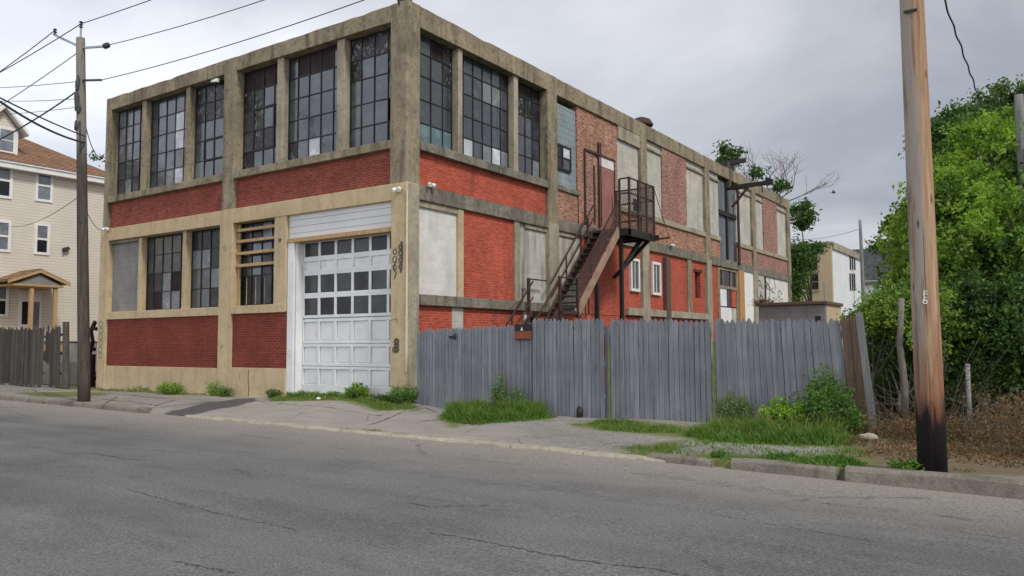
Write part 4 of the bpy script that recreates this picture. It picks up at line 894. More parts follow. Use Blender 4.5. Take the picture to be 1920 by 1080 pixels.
# ------------------------------------------------------------------ background buildings
TB = at(1558, 457, 64); TBX, TBY, TZ = TB[0], TB[1], TB[2]
bb = tag(empty('apartment_building', (TBX, TBY, 0)), 'tan fronted apartment block with white sided flank beyond the shed', 'building')
yw1 = onX(1613, 470, TBX)[1]-TBY
MB().box(-9, 0, 0, .3, 0, TZ).build('front_wall', M['tanwall'], bb); MB().box(-9, .02, .3, yw1, 0, TZ-.35).build('side_wall', M['siding_white'], bb)
MB().box(-9.1, .12, -.1, yw1+.1, TZ, TZ+.18).box(-.02, .16, .25, yw1+.1, TZ-.4, TZ).build('cornice', M['conc_light'], bb)
for (px, py, w, h) in ((1525, 489, .62, 1.5), (1527, 528, .62, 1.25)):
    q = onY(px, py, TBY); w_ = MB().box(q[0]-TBX-w/2-.12, q[0]-TBX+w/2+.12, -.08, .02, q[2]-h/2-.2, q[2]-h/2-.05).build('window', M['conc_light'], bb)
    MB().box(q[0]-TBX-w/2, q[0]-TBX+w/2, -.03, .02, q[2]-h/2, q[2]-.03).box(q[0]-TBX-w/2, q[0]-TBX+w/2, -.03, .02, q[2]+.03, q[2]+h/2).build('pane', M['pane_dark'], w_)
for py in (490, 529):
    for px in (1593.5, 1597.5, 1601.5):
        q = onX(px, py, TBX); MB().box(0, .06, q[1]-TBY-.24, q[1]-TBY+.24, q[2]-.75, q[2]+.75).build('window', M['pane_dark'], bb)
q = at(1610, 480, 82); gh = tag(empty('gabled_house', (q[0], q[1], 0)), 'dark slate roofed house behind the white flank', 'house')
MB().box(-3, 8, 0, 9, 0, q[2]-2.6).build('wall', M['siding_white'], gh)
MB().prism([(-3.5, -.4, q[2]-3.0), (-3.5, 4.5, q[2]+1.2), (-3.5, 9.4, q[2]-3.0)], (12, 0, 0)).build('roof', M['shingle_dark'], gh)
SZ_ = at(1547, 566, 34); sh = tag(empty('shed', (SZ_[0], SZ_[1], 0)), 'flat roofed grey block shed behind the blue fence with a vine on its roof edge', 'shed')
wd = SZ_[0]-onY(1422, 562, SZ_[1])[0]
dp = onX(1576, 566, SZ_[0])[1]-SZ_[1]
MB().box(-wd, 0, 0, .2, 0, SZ_[2]-.12).build('front_wall', M['block_slate'], sh); MB().box(-wd, 0.01, .2, dp, 0, SZ_[2]-.1).build('side_wall', M['tanwall'], sh)
MB().box(-wd-.12, .1, -.12, dp+.1, SZ_[2]-.1, SZ_[2]+.04).build('roof_slab', M['brown_post'], sh, .02)
MB().box(-wd+.25, -.75, -.05, .02, 0, 2.35).build('door', M['block_slate'], sh); MB().box(-wd+.15, -.65, -.07, .0, 2.35, 2.43).build('door_frame', M['brown_post'], sh)
MB().box(-.42, -.2, -.03, .02, 2.5, 2.72).build('vent_hole', M['pane_dark'], sh)
MB().tube([(-.02, .1, SZ_[2]-1), (-.04, .1, SZ_[2]+.85)], .03, 6).build('pipe', M['tin'], sh)

# ------------------------------------------------------------------ poles and wires
def polemat(name, tar):
    t = NT(name); x, y, z = t.sep(); g = t.noise(1, 7, .65, t.scl((16, 16, .7))); big = t.noise(1, 5, .6, t.scl((3.5, 3.5, .35)))
    wood = t.mix(t.ramp(g, .3, .7), (.22, .17, .13), (.42, .335, .25)) if tar else t.mix(t.ramp(g, .3, .7), (.038, .031, .026), (.105, .088, .07))
    if tar:
        wood = t.mix(t.ramp(t.math('ADD', t.math('MULTIPLY', x, 3.0), big), .34, .60, 0, .9), (.30, .26, .22), t.mix(t.ramp(g, .35, .65), (.27, .14, .07), (.46, .32, .20)))
        wood = t.mix(t.ramp(t.noise(1, 8, .72, t.scl((14, 14, .9))), .50, .66, 0, .85), wood, (.15, .08, .045))
        kn = t.ramp(t.vor(1.0, vec=t.scl((5, 5, 1.3))), .10, .05, 0, .85); wood = t.mix(kn, wood, (.07, .04, .025))
        zz = t.math('ADD', z, t.math('MULTIPLY', t.math('SUBTRACT', t.noise(1, 6, .7, t.scl((9, 9, .9))), .5), 1.3))
        wood = t.mix(t.ramp(zz, 1.75, .6, 0, .85), wood, (.17, .048, .02)); wood = t.mix(t.ramp(zz, .92, .62), wood, (.012, .010, .010))
    else:
        wood = t.mix(t.ramp(t.noise(1, 6, .7, t.scl((8, 8, .5))), .54, .7, 0, .7), wood, (.035, .03, .026))
        wood = t.mix(t.ramp(z, 6.4, 7.3, 0, .55), wood, (.30, .28, .24))
    ck = t.ramp(t.noise(1, 3, .5, t.scl((26, 26, .45))), .64, .70, 0, .7); wood = t.mix(ck, wood, (.03, .022, .016))
    return t.bsdf(wood, .85, t.bump(t.math('SUBTRACT', g, ck), .6, .015), spec=.2)
def pole(name, base, top, r0_, r1_, mat, label, n=28):
    e = tag(empty(name, tuple(base)), label, 'utility pole'); d = Vector(top)-Vector(base)
    pts = [d*f for f in np.linspace(0, 1, 14)]; pts[0] = pts[0]-Vector((0, 0, .2))
    MB().tube(pts, [r0_+(r1_-r0_)*f for f in np.linspace(0, 1, 14)], n).build('shaft', mat, e, smooth=True); return e
B = onZ(1749, 886, .13); T = onY(1709.5, 0, B[1]); T = B+(T-B)*1.75
rp = pole('utility_pole', B, T, .153, .112, polemat('tarred_pole', True), 'tan brown utility pole with tarred black foot, standing close at the right kerb')
print('pole R', B, T)
dv = (T-B)/np.linalg.norm(T-B)
for pz, hh in ((1737, 563), ):
    pass
cdir = CAM-B; cdir[2] = 0; cdir /= np.linalg.norm(cdir); sdir = np.array([-cdir[1], cdir[0], 0])
def tagtext(ch, px, py, size):
    q = onY(px, py, B[1]); h = q[2]-B[2]; c = dv*h
    cu = bpy.data.curves.new('digit', 'FONT'); cu.body = ch; cu.size = size; cu.align_x = 'CENTER'; cu.extrude = .002
    to = bpy.data.objects.new('tmp', cu); COL.objects.link(to); bpy.context.view_layer.update()
    me = bpy.data.meshes.new_from_object(to.evaluated_get(bpy.context.evaluated_depsgraph_get())); COL.objects.unlink(to)
    me.materials.clear(); me.materials.append(M['trim']); o = bpy.data.objects.new('number_tag', me); COL.objects.link(o); o.parent = rp
    rr = .153-.041*h/np.linalg.norm(T-B)
    lat = (q-(B+c))@sdir; lat = max(-.15, min(.15, lat))
    pos = c + sdir*lat + cdir*(math.sqrt(max(rr**2-lat**2, 0))+.006); zax = Vector(cdir); 
    a = math.atan2(cdir[1], cdir[0]) + math.asin(lat/rr)*1.0
    o.location = pos; o.rotation_euler = Euler((math.pi/2, 0, a+math.pi/2))
tagtext('F', 1735, 559, .11); tagtext('6', 1735, 571, .12)
for pz, dz in ((1707, 12), ):
    q = onY(pz, 30, B[1]); h = q[2]-B[2]; c = dv*h; MB().bar(tuple(c-sdir*.09+cdir*.15), tuple(c+sdir*.05+cdir*.165), .02, .03).build('step_notch', M['black'], rp)

LBs = onZ(158, 756, .075); LTp = onY(151, 72, LBs[1])
lp = pole('utility_pole', LBs, LTp, .158, .115, polemat('weathered_pole', False), 'weathered grey utility pole with insulator arms, at the left kerb', 20)
print('pole L', LBs, LTp)
def lpz(y): return onY(151, y, LBs[1])[2]-LBs[2]
def ins(loc, parent, n=3, ax=(0, 0, 1), r=.06):
    m = MB(); ax = Vector(ax)
    for i in range(n): m.tube([Vector(loc)+ax*(i*.07), Vector(loc)+ax*(i*.07+.02), Vector(loc)+ax*(i*.07+.05)], [r*.5, r, r*.5], 8)
    return m.build('insulator', M['cable'], parent)
zt = lpz(72); lean = (LTp-LBs)/(LTp-LBs)[2]; X0 = lean[0]*zt
MB().tube([(X0, 0, zt-.2), (X0, 0, zt+.35)], .025, 6).build('top_pin', M['tin'], lp); ins((X0, 0, zt+.3), lp)
armA = (onY(103, 66, LBs[1]-.1)-LBs); armB = (onY(196, 87, LBs[1]+.1)-LBs)
MB().bar((X0, 0, lpz(88)), tuple(armA), .06, .06).build('arm', M['tin'], lp); ins(tuple(armA), lp)
MB().bar((X0, 0, lpz(90)), tuple(armB), .05, .05).build('arm', M['tin'], lp); ins(tuple(armB), lp, 3, (1, 0, 0), .08)
LX = lambda h: X0*h/zt
[MB().blob((LX(lpz(y))+dx, -.13, lpz(y)), (.09, .06, hh), 7, 5, .25).build('bracket', M['cable'], lp) for y, dx, hh in ((160, .06, .22), (190, .02, .3), (205, .1, .16), (238, -.02, .14))]
armC = (onY(190, 150, LBs[1])-LBs); MB().bar((X0*.8, 0, lpz(152)), tuple(armC), .05, .05).build('strain_clamp', M['cable'], lp)
MB().bar((LX(lpz(230))+.10, -.09, lpz(230)), (LX(lpz(420))+.11, -.10, lpz(420)), .035, .03).build('riser', M['cable'], lp)
def wire(pts, r, label, sag=0.0, n=24, wob=0.0, group='overhead wires'):
    P = [Vector(p) for p in pts]; out = []
    for k in range(len(P)-1):
        for i in range(n + (k == len(P)-2)):
            t = i/n; q = P[k].lerp(P[k+1], t); q = q - Vector((0, 0, sag*4*t*(1-t)))
            if wob: q += Vector((math.sin(i*.55)*wob, math.cos(i*.43)*wob, math.sin(i*.31)*wob))
            out.append(q)
    o = Vector(out[0]); m = MB().tube([q-o for q in out], r, 5).build('overhead_wire', M['cable'], None, smooth=True); m.location = o
    return tag(m, label, 'wire', group)
LP = Vector(LBs); a_ = LP+Vector((X0, 0, zt+.42)); b_ = LP+Vector(tuple(armA))+Vector((0, 0, .15)); c_ = LP+Vector(tuple(armB))+Vector((.15, 0, 0)); d_ = LP+Vector(tuple(armC))
RP = Vector(T)
def along(px, py, X):     # point on the ray where x = X
    return Vector(onX(px, py, X))
wire([a_, RP+Vector((0, 0, -.1))], .013, 'topmost wire running right from the pin on top of the left pole', .25)
wire([c_, RP+Vector((0, .3, -.6))], .011, 'wire running right from the insulator on the right arm of the left pole', .4)
wire([d_, RP+Vector((0, .1, -1.35))], .011, 'lower wire running right past the factory roof corner from the strain clamp', .35)
LL = 'wire leaving the left pole for the left edge: '
for (s, (px, py), X, r, sg, lb) in ((a_, (-60, 168), -13.5, .014, .05, 'upper of the two parallel wires sloping left from the pole top pin'), (b_, (-60, 175), -13.5, .014, .05, 'wire sloping left from the left arm insulator'),
      (LP+Vector((X0, 0, lpz(95))), (-60, 236), -13.5, .012, .05, 'wire sloping down left that crosses behind the left pole'),
      (LP+Vector((X0*.8, 0, lpz(153))), (-60, 166), -18, .010, .05, 'nearly level thin wire at the height of the strain clamp'),
      (LP+Vector((X0*.8, 0, lpz(165))), (-60, 290), -11, .022, .12, 'thick black cable falling from the pole across the dormer'),
      (LP+Vector((X0*.5, 0, lpz(270))), (-60, 146), 2.0, .027, .18, 'thickest black cable rising to the upper left corner from mid pole'),
      (LP+Vector((X0*.5, 0, lpz(258))), (-60, 152), 2.0, .018, .05, 'thin wire just above the thickest black cable'),
      (LP+Vector((X0*.8, 0, lpz(185))), (-60, 186), -20, .009, .08, 'faint level wire below the strain clamp on the left'),
      (LP+Vector((X0*.8, 0, lpz(200))), (-60, 215), -20, .009, .08, 'faint level wire just above the dormer roof')):
    e_ = along(px, py, X) if X < 0 else Vector(at(px, py, 15))
    wire([s, e_], r, lb, sg)
hq = onX(15, 425, HX); wire([LP+Vector((X0*.4, 0, lpz(362))), Vector((HX+.1, hq[1], hq[2]))], .010, 'slack service wire from the left pole to the cream house wall', .3)
eq = onY(193, 290, .0); wire([LP+Vector((LX(lpz(215))+.12, -.02, lpz(215))), Vector((-14.55, -.02, eq[2]))], .014, 'short drooping wire from the left pole to the end pier of the factory', .5)
eq = onY(180, 430, .1); wire([LP+Vector((LX(lpz(385))+.12, -.02, lpz(385))), Vector((-14.62, .2, eq[2]))], .010, 'thin drop wire beside the left pole above the small security light', .3)
e1 = Vector(at(1765, -14, 12.5)); e2 = Vector(at(1847, 215, 21)); ww = wire([e1+(e1-e2)*.6, e1, e2], .016, 'twisted service cable dropping into the tree right of the near pole', .0, 80, .011)
q = at(1916, 330, 17); p2 = pole('utility_pole', (q[0], q[1], 0), tuple(at(1910, 178, 17)), .12, .085, M['greyboard'], 'pale grey pole half hidden in the tree at the right edge', 14)
q = at(1622, 620, 70); tq = at(1612.5, 412, 70); p3 = pole('utility_pole', (q[0], q[1], 0), tuple(tq), .20, .13, M['greyboard'], 'distant grey utility pole in front of the white flank', 12)
MB().box(-.9, .9, -.05, .05, 9.2, 9.3).build('cross_arm', M['greyboard'], p3) if False else None
wire([Vector(tq)-Vector((0, 0, .8)), Vector(at(1470, 448, 80))], .018, 'faint distant wire from the far pole to the dark tree', .4)

# bird
bq = at(1563, 361, 45); o = MB().blob((0, 0, 0), (.12, .05, .05), 8, 6).prism([(-.05, .05, .02), (.07, .05, .02), (.0, .26, .10)], (0, 0, .015)).prism([(-.05, -.05, .02), (.07, -.05, .02), (.0, -.26, .11)], (0, 0, .015)).prism([(-.11, -.02, 0), (-.11, .02, 0), (-.2, .04, 0), (-.2, -.04, 0)], (0, 0, .012)).build('bird', M['cable']); o.location = bq; tag(o, 'tiny dark bird flying in the grey sky', 'bird')
#PART4

# ------------------------------------------------------------------ vegetation
M['leaf_bright'] = leafmat('bright_spring_leaves', (.165, .315, .032), (.33, .475, .07), .42, (.035, .085, .018))  # third, darkest colour paints the self-shadowed gaps between leaf clumps
M['leaf_mid'] = leafmat('mid_green_leaves', (.14, .265, .034), (.25, .38, .06), .38, (.045, .10, .022))
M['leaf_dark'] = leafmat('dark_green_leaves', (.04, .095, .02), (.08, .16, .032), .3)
M['leaf_shade'] = leafmat('shade_darkened_leaves', (.035, .085, .018), (.09, .18, .032), .25, (.02, .045, .012))  # leaf colour darkened to put the canopy shade into it
M['leaf_vine'] = leafmat('vine_leaves', (.14, .25, .035), (.27, .39, .075), .38)
M['leaf_dry'] = leafmat('dry_brown_leaves', (.13, .060, .026), (.25, .15, .06), .2, (.10, .085, .035))
M['leaf_weed'] = leafmat('weed_leaves', (.07, .155, .03), (.145, .25, .055), .32)
M['leaf_grey'] = leafmat('greyish_weed_leaves', (.11, .18, .065), (.19, .27, .11), .35)
M['grass'] = leafmat('grass_blades', (.065, .16, .02), (.14, .25, .04), .35)
M['grass_dry'] = leafmat('yellowish_grass', (.13, .17, .035), (.22, .22, .07), .3)
M['bark'] = plain('grey_bark', (.17, .15, .125), .9, .35, 5, str3=(5, 5, 1), dark=(.04, .045, .02), bump=.5)
M['twig'] = plain('grey_twigs', (.11, .09, .07), .9, .3)
M['twig_pale'] = plain('pale_bare_twigs', (.19, .165, .15), .9, .2)
def leaf_verts(C, size, up=.35, fold=.18, aspect=.55):
    """bent two-sided leaf quads (two triangles on a midrib) at points C"""
    n = len(C); d = RNG.normal(size=(n, 3)); d[:, 2] -= .35; d /= np.linalg.norm(d, axis=1, keepdims=True)
    nn = RNG.normal(size=(n, 3))*.8; nn[:, 2] += up*2.2; s = np.cross(d, nn); s /= np.linalg.norm(s, axis=1, keepdims=True)+1e-9; nv = np.cross(s, d)
    L = size*RNG.uniform(.6, 1.25, (n, 1))
    a = C-d*L*.5; b = C+d*L*.5; m1 = C+s*L*aspect*.5+nv*L*fold-d*L*.06; m2 = C-s*L*aspect*.5+nv*L*fold-d*L*.06
    V = np.stack([a, m1, b, m2], 1).reshape(-1, 3); i = np.arange(n)*4
    return V, np.concatenate([np.stack([i, i+1, i+2], 1), np.stack([i, i+2, i+3], 1)])
def leaves(name, C, size, mat, parent, up=.35):
    V, Q = leaf_verts(np.asarray(C), size, up); return npmesh(name, V, Q, mat, parent)
def crown_points(blobs, per, cl, spread=.32, hollow=.45, shoot=0):
    """leaf positions gathered in twig-sized clumps spread through ellipsoids"""
    out = []; cent = []
    for (c, r, k) in blobs:
        n = int(k); d = RNG.normal(size=(n, 3)); d /= np.linalg.norm(d, axis=1, keepdims=True)
        q = (hollow + (1-hollow)*RNG.random((n, 1))**.6)
        q = q*(1+.22*np.sin(d[:, :1]*5+c[0])*np.cos(d[:, 1:2]*4+c[1]*3) + RNG.normal(0, .05, (n, 1)))
        P = np.array(c)+d*q*np.array(r); cent.append(P)
        if shoot:      # leaves strung along arching shoots that leave the crown outwards
            sd = d*np.array([1, 1, .55])+RNG.normal(0, .35, (n, 3))+np.array([0, 0, .25]); sd /= np.linalg.norm(sd, axis=1, keepdims=True)
            L = shoot*RNG.uniform(.5, 1.5, (n, 1, 1)); t = RNG.random((n, per, 1))
            X = P[:, None]+sd[:, None]*t*L-np.array([0, 0, .55])*t*t*L+RNG.normal(size=(n, per, 3))*cl*(.35+.65*t)
            out.append(X.reshape(-1, 3))
        else:
            e = RNG.normal(size=(n, per, 3))*cl*np.array([1, 1, spread/.32*.7])*RNG.uniform(.5, 1.4, (n, 1, 1)); out.append((P[:, None]+e).reshape(-1, 3))
    return np.concatenate(out), np.concatenate(cent)
def tree(name, base, label, blobs, mat, leaf, per, cl, trunk_r, fork=.45, group=None, cat='tree', limbs=9, ktwig=0.35, lean=(0, 0), bark='bark', hollow=.45, trunk=True, shoot=0, inner=True):
    base = Vector(base); e = tag(empty(name, base), label, cat, group)
    bl = [((Vector(c)-base)[:], r, k) for c, r, k in blobs]
    P, cent = crown_points(bl, per, cl, hollow=hollow, shoot=shoot); leaves('crown', P, leaf, mat, e)
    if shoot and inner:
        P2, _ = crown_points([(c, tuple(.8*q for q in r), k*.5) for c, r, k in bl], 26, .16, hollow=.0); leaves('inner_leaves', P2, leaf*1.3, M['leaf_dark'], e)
    top = max(b[0][2] for b in bl); fz = top*fork
    m = MB(); f = Vector((lean[0], lean[1], fz))
    if trunk:
        m.tube([(0, 0, -.2), f*.35+Vector((.04, 0, 0)), f*.7-Vector((.05, 0, 0)), f], [trunk_r*1.25, trunk_r, trunk_r*.9, trunk_r*.75], 9)
    sel = RNG.permutation(len(cent))[:limbs*6]
    for c, r, k in bl:
        c = Vector(c); mid = f.lerp(c, .5)+Vector((0, 0, .15*r[2])); m.tube([f*.85, mid, c], [trunk_r*.55, trunk_r*.35, trunk_r*.14], 6)
        for i in range(limbs):
            d = Vector(RNG.normal(size=3)); d.normalize(); q = c+Vector((d.x*r[0], d.y*r[1], abs(d.z)*r[2]*.9-.1*r[2])); k2 = c.lerp(q, .5)+Vector(RNG.normal(0, .08, 3))
            m.tube([mid.lerp(c, .6), k2, q], [trunk_r*.18, trunk_r*.11, .006], 4)
    m.build('trunk', M[bark], e, smooth=True); return e
A3 = lambda x, y, d: tuple(at(x, y, d))
TG = 'trees along the right side'
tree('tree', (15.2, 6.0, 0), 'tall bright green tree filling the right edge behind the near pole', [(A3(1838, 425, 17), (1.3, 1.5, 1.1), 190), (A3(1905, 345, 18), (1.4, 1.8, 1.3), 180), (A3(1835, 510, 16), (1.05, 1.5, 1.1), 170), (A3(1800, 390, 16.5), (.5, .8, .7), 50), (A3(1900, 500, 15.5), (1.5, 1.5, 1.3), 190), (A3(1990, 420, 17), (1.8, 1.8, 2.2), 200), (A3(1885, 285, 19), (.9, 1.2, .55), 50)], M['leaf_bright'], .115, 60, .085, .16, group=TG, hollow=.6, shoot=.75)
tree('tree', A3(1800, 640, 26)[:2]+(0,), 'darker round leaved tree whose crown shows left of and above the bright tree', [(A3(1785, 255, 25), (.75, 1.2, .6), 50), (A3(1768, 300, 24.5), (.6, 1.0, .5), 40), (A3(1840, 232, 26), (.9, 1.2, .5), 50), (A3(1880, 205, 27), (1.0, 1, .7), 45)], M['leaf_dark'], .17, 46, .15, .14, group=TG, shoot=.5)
tree('tree', A3(1900, 640, 28)[:2]+(0,), 'thin topped tree with loose airy twigs at the upper right edge', [(A3(1870, 215, 27), (1.0, 1.0, .7), 30), (A3(1910, 185, 27), (.9, .9, .5), 26), (A3(1950, 215, 27), (1.2, 1.2, .8), 30)], M['leaf_grey'], .12, 26, .12, .12, group=TG, shoot=.8, inner=False)
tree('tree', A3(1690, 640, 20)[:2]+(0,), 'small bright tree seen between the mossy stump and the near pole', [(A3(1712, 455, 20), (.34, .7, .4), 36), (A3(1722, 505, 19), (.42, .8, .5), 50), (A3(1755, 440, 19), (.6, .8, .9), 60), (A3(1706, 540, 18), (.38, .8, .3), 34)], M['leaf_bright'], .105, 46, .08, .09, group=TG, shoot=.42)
tree('tree', A3(1700, 640, 23)[:2]+(0,), 'small dark round leaved tree top just left of the near pole', [(A3(1686, 425, 23), (.42, .5, .32), 26), (A3(1705, 400, 23.5), (.35, .4, .25), 14), (A3(1648, 462, 22), (.2, .3, .07), 4)], M['leaf_dark'], .17, 22, .12, .06, group=TG)
SGp = 'bushes behind the fence end'
tree('bush', A3(1640, 760, 14.5)[:2]+(0,), 'sprawling bright honeysuckle bush spilling over the fence end', [(A3(1675, 580, 14.5), (.42, .6, .16), 50), (A3(1705, 565, 14.5), (.45, .6, .34), 60), (A3(1635, 594, 14.8), (.34, .4, .07), 24), (A3(1730, 600, 14), (.5, .5, .5), 60)], M['leaf_vine'], .08, 46, .06, .05, group=SGp, cat='bush', shoot=.4)
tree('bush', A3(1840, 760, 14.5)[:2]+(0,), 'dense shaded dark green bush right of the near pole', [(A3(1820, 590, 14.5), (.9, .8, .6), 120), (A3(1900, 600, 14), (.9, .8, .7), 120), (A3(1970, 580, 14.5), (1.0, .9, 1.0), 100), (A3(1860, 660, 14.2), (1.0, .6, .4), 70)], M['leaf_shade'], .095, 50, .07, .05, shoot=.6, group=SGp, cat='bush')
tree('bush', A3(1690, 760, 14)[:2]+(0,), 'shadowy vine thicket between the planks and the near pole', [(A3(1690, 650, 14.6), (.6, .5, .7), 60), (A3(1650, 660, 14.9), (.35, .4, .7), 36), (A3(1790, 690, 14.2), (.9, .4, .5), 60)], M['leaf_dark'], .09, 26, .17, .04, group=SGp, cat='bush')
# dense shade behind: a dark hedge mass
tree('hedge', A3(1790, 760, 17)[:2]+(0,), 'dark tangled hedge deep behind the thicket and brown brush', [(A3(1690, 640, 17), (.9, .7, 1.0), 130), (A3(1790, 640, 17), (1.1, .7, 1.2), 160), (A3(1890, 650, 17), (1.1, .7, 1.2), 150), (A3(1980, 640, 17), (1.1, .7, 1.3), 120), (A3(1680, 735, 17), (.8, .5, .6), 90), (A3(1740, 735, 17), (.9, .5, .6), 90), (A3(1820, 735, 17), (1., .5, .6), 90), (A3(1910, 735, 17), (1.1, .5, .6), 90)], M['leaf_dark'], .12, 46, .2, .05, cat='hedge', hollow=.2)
# twigs
def twigs(name, label, boxes, n, L, mat, cat, r=.006):
    m = MB(); o = Vector(boxes[0])
    for i in range(n):
        b = Vector(boxes[0]).lerp(Vector(boxes[1]), random.random())+Vector((random.gauss(0, .12), random.gauss(0, .25), random.uniform(-.05, .1)))
        d = Vector((random.gauss(0, .5), random.gauss(0, .4), random.uniform(.25, 1))).normalized()*L*random.uniform(.4, 1.2); k = Vector((random.gauss(0, .2), random.gauss(0, .2), random.gauss(0, .12)))*L
        m.tube([b-o, b+d*.5+k-o, b+d+k*1.6-Vector((0, 0, .2*L))-o], [r*1.3, r, r*.5], 4)
    q = m.build(name, mat); q.location = o; return tag(q, label, cat)
q0, q1 = onG(1650, 800), onG(1730, 810)
twigs('briar', 'tangle of bare grey briar stems behind the planks', (q0[0]+.1, q0[1]+.9, .1), 1, 1, M['twig'], 'briar') if False else None
twigs('briar', 'tangle of bare grey briar stems between the planks and the near pole', ((11.1, .2, .1), (12.1, .3, .1)), 130, 1.5, M['twig'], 'briar', .0042)
twigs('briar', 'tangle of bare brown stems in the brush right of the near pole', ((12.5, -.6, .1), (16, -.9, .1)), 240, 1.0, M['twig'], 'briar', .0035)
# dead brush: dry leaves low on the right
def dryplants(name, label, region, n, h, mat, leaf, cat, lps=26, spread=.12):
    m = MB(); C = []; o = Vector((region[0][0], region[0][1], 0))
    for i in range(n):
        x = random.uniform(region[0][0], region[1][0]); y = random.uniform(region[0][1], region[1][1]); z = float(gz(x, min(y, .5)))
        hh = h*random.uniform(.45, 1.1); dx, dy = random.gauss(0, .16)*hh, random.gauss(0, .16)*hh
        m.tube([Vector((x, y, z))-o, Vector((x+dx*.4, y+dy*.4, z+hh*.5))-o, Vector((x+dx, y+dy, z+hh))-o], [.005, .004, .002], 3)
        for k in range(lps):
            t = random.uniform(.15, 1.05); C.append((x+dx*t*t+random.gauss(0, spread)-o.x, y+dy*t*t+random.gauss(0, spread)-o.y, z+hh*t+random.gauss(0, .03)))
    e = tag(empty(name, o), label, cat); m.build('stems', M['twig'], e); leaves('leaves', C, leaf, mat, e); return e
dryplants('dead_brush', 'waist high dead brown knotweed brush to the right of the near pole', ((12.35, -2.9), (16.5, -.4)), 330, .75, M['leaf_dry'], .055, 'brush')
dryplants('dead_brush', 'low reddish brown brush at the foot of the briar between planks and pole', ((10.95, -1.5), (12.3, -.3)), 80, .35, M['leaf_dry'], .05, 'brush')
C = []
for i in range(11000):
    x = random.uniform(10.6, 17); y = random.uniform(-4.0, .3); 
    if random.random() < max(0, min(1, (y+4.6)/1.6)) and not (x < 11.2 and y < -2.6): C.append((x-10.6, y, float(gz(x, y))+random.uniform(.005, .03)))
o = leaves('leaf_litter', C, .055, M['leaf_dry'], None, up=1.5); o.location = (10.6, 0, 0); tag(o, kind='stuff')

# behind the factory
tree('tree', (-.2, 41, 0), 'dark green tree standing past the far end of the factory', [(tuple(at(1500, 405, 52)), (.8, 1.1, .85), 46), (tuple(at(1494, 490, 51)), (.85, 1.1, 1.2), 80), (tuple(at(1520, 466, 52)), (.75, .9, .3), 24), (tuple(at(1488, 540, 50)), (.6, .8, 1.1), 50)], M['leaf_dark'], .24, 34, .24, .16)
tq_ = at(1365, 300, 48)
tree('tree', (tq_[0], tq_[1], 0), 'green leafy tree top peeping over the roof beside the hoist', [(tuple(at(1354, 278, 48)), (.22, .3, .5), 9), (tuple(at(1376, 290, 48)), (.55, .5, .35), 14), (tuple(at(1362, 306, 48)), (.8, .8, .4), 18), (tuple(at(1420, 325, 48)), (.5, .5, .4), 10), (tuple(at(1462, 349, 48)), (.6, .5, .25), 14)], M['leaf_dark'], .24, 22, .2, .14)
bt = at(1460, 560, 58); be = tag(empty('bare_tree', (bt[0], bt[1], 0)), 'leafless pale twiggy tree rising behind the factory roof', 'tree')
m = MB()
def branch(p, d, L, r, lev):
    q = p+d*L; mid = p+d*L*.5+Vector((random.gauss(0, .05), random.gauss(0, .05), random.gauss(0, .03)))*L
    m.tube([p, mid, q], [r, r*.82, r*.62], 5 if lev < 2 else 3)
    if lev >= 5: return
    for i in range(3 if lev < 3 else 2):
        nd = (d*.85+Vector((random.gauss(0, .42), random.gauss(0, .42), random.gauss(.12, .25)))).normalized(); branch(q if i else mid.lerp(q, .6), nd, L*random.uniform(.6, .82), r*.6, lev+1)
bz = at(1460, 345, 58)[2]
m.tube([(0, 0, -.2), (.1, 0, bz*.5), (0, 0, bz-1.2)], [.22, .18, .13], 7)
for dx, dz in ((-.75, .9), (-.35, 1.0), (.15, 1.1), (.6, .9), (1.0, .55), (.85, .2), (-.95, .5)): branch(Vector((0, 0, bz-1.4)), Vector((dx, random.gauss(0, .3), dz)).normalized(), 1.75, .06, 1)
m.build('trunk', M['twig_pale'], be)
# vine on the shed roof, twig by the end pier
C, _ = crown_points([((-wd+.2, .1, SZ_[2]+.05), (.6, .2, .14), 22)], 16, .08); vn = leaves('vine', C, .09, M['leaf_dry'], None); vn.location = (SZ_[0], SZ_[1], 0); tag(vn, 'dry brown vine lying along the shed roof edge', 'vine')
q = onX(183, 297, -16); C, _ = crown_points([((0, 0, 0), (.25, .25, .25), 7)], 7, .08); o = leaves('vine', C, .13, M['leaf_dark'], None); o.location = onY(182, 298, .25); tag(o, 'sprig of dark leaves hanging on a wire by the end pier', 'sprig')

# mossy stump trunk, metal posts and stones near the fence end
q = onG(1660, 800); o = MB().tube([(0, 0, 0), (.02, 0, .8), (-.03, 0, 1.5), (.02, .05, 2.3)], [.07, .06, .055, .05], 9).build('mossy_trunk', M['bark'], None, smooth=True); o.location = (11.25, .15, .05); tag(o, 'mossy dead trunk standing just right of the leaning planks', 'trunk')
o = MB().tube([(0, 0, 0), (0, 0, 1.15)], .035, 8).blob((0, 0, 1.16), (.045, .045, .03), 8, 4).build('metal_post', M['block_slate'], None, smooth=True); p = onY(1806, 740, -1.1); o.location = (p[0], -.2, .05); tag(o, 'grey metal fence post in the brush right of the near pole', 'post')
def stone(name, pix, r, label, mat, z=0.0):
    q = onG(*pix); o = MB().blob((0, 0, r[2]*.6), r, 9, 6, .16).build(name, mat); o.location = (q[0], q[1], q[2]+z); return tag(o, label, 'stone')
stone('stone', (1628, 826), (.13, .09, .07), 'pale angular stone at the foot of the grey plank', M['conc_light'])
o = MB().blob((0, 0, .03), (.06, .045, .035), 8, 5, .3).build('litter', M['lampwhite']); q = onG(597, 750); o.location = q; tag(o, 'crumpled white scrap of litter in the grass before the garage door', 'litter')

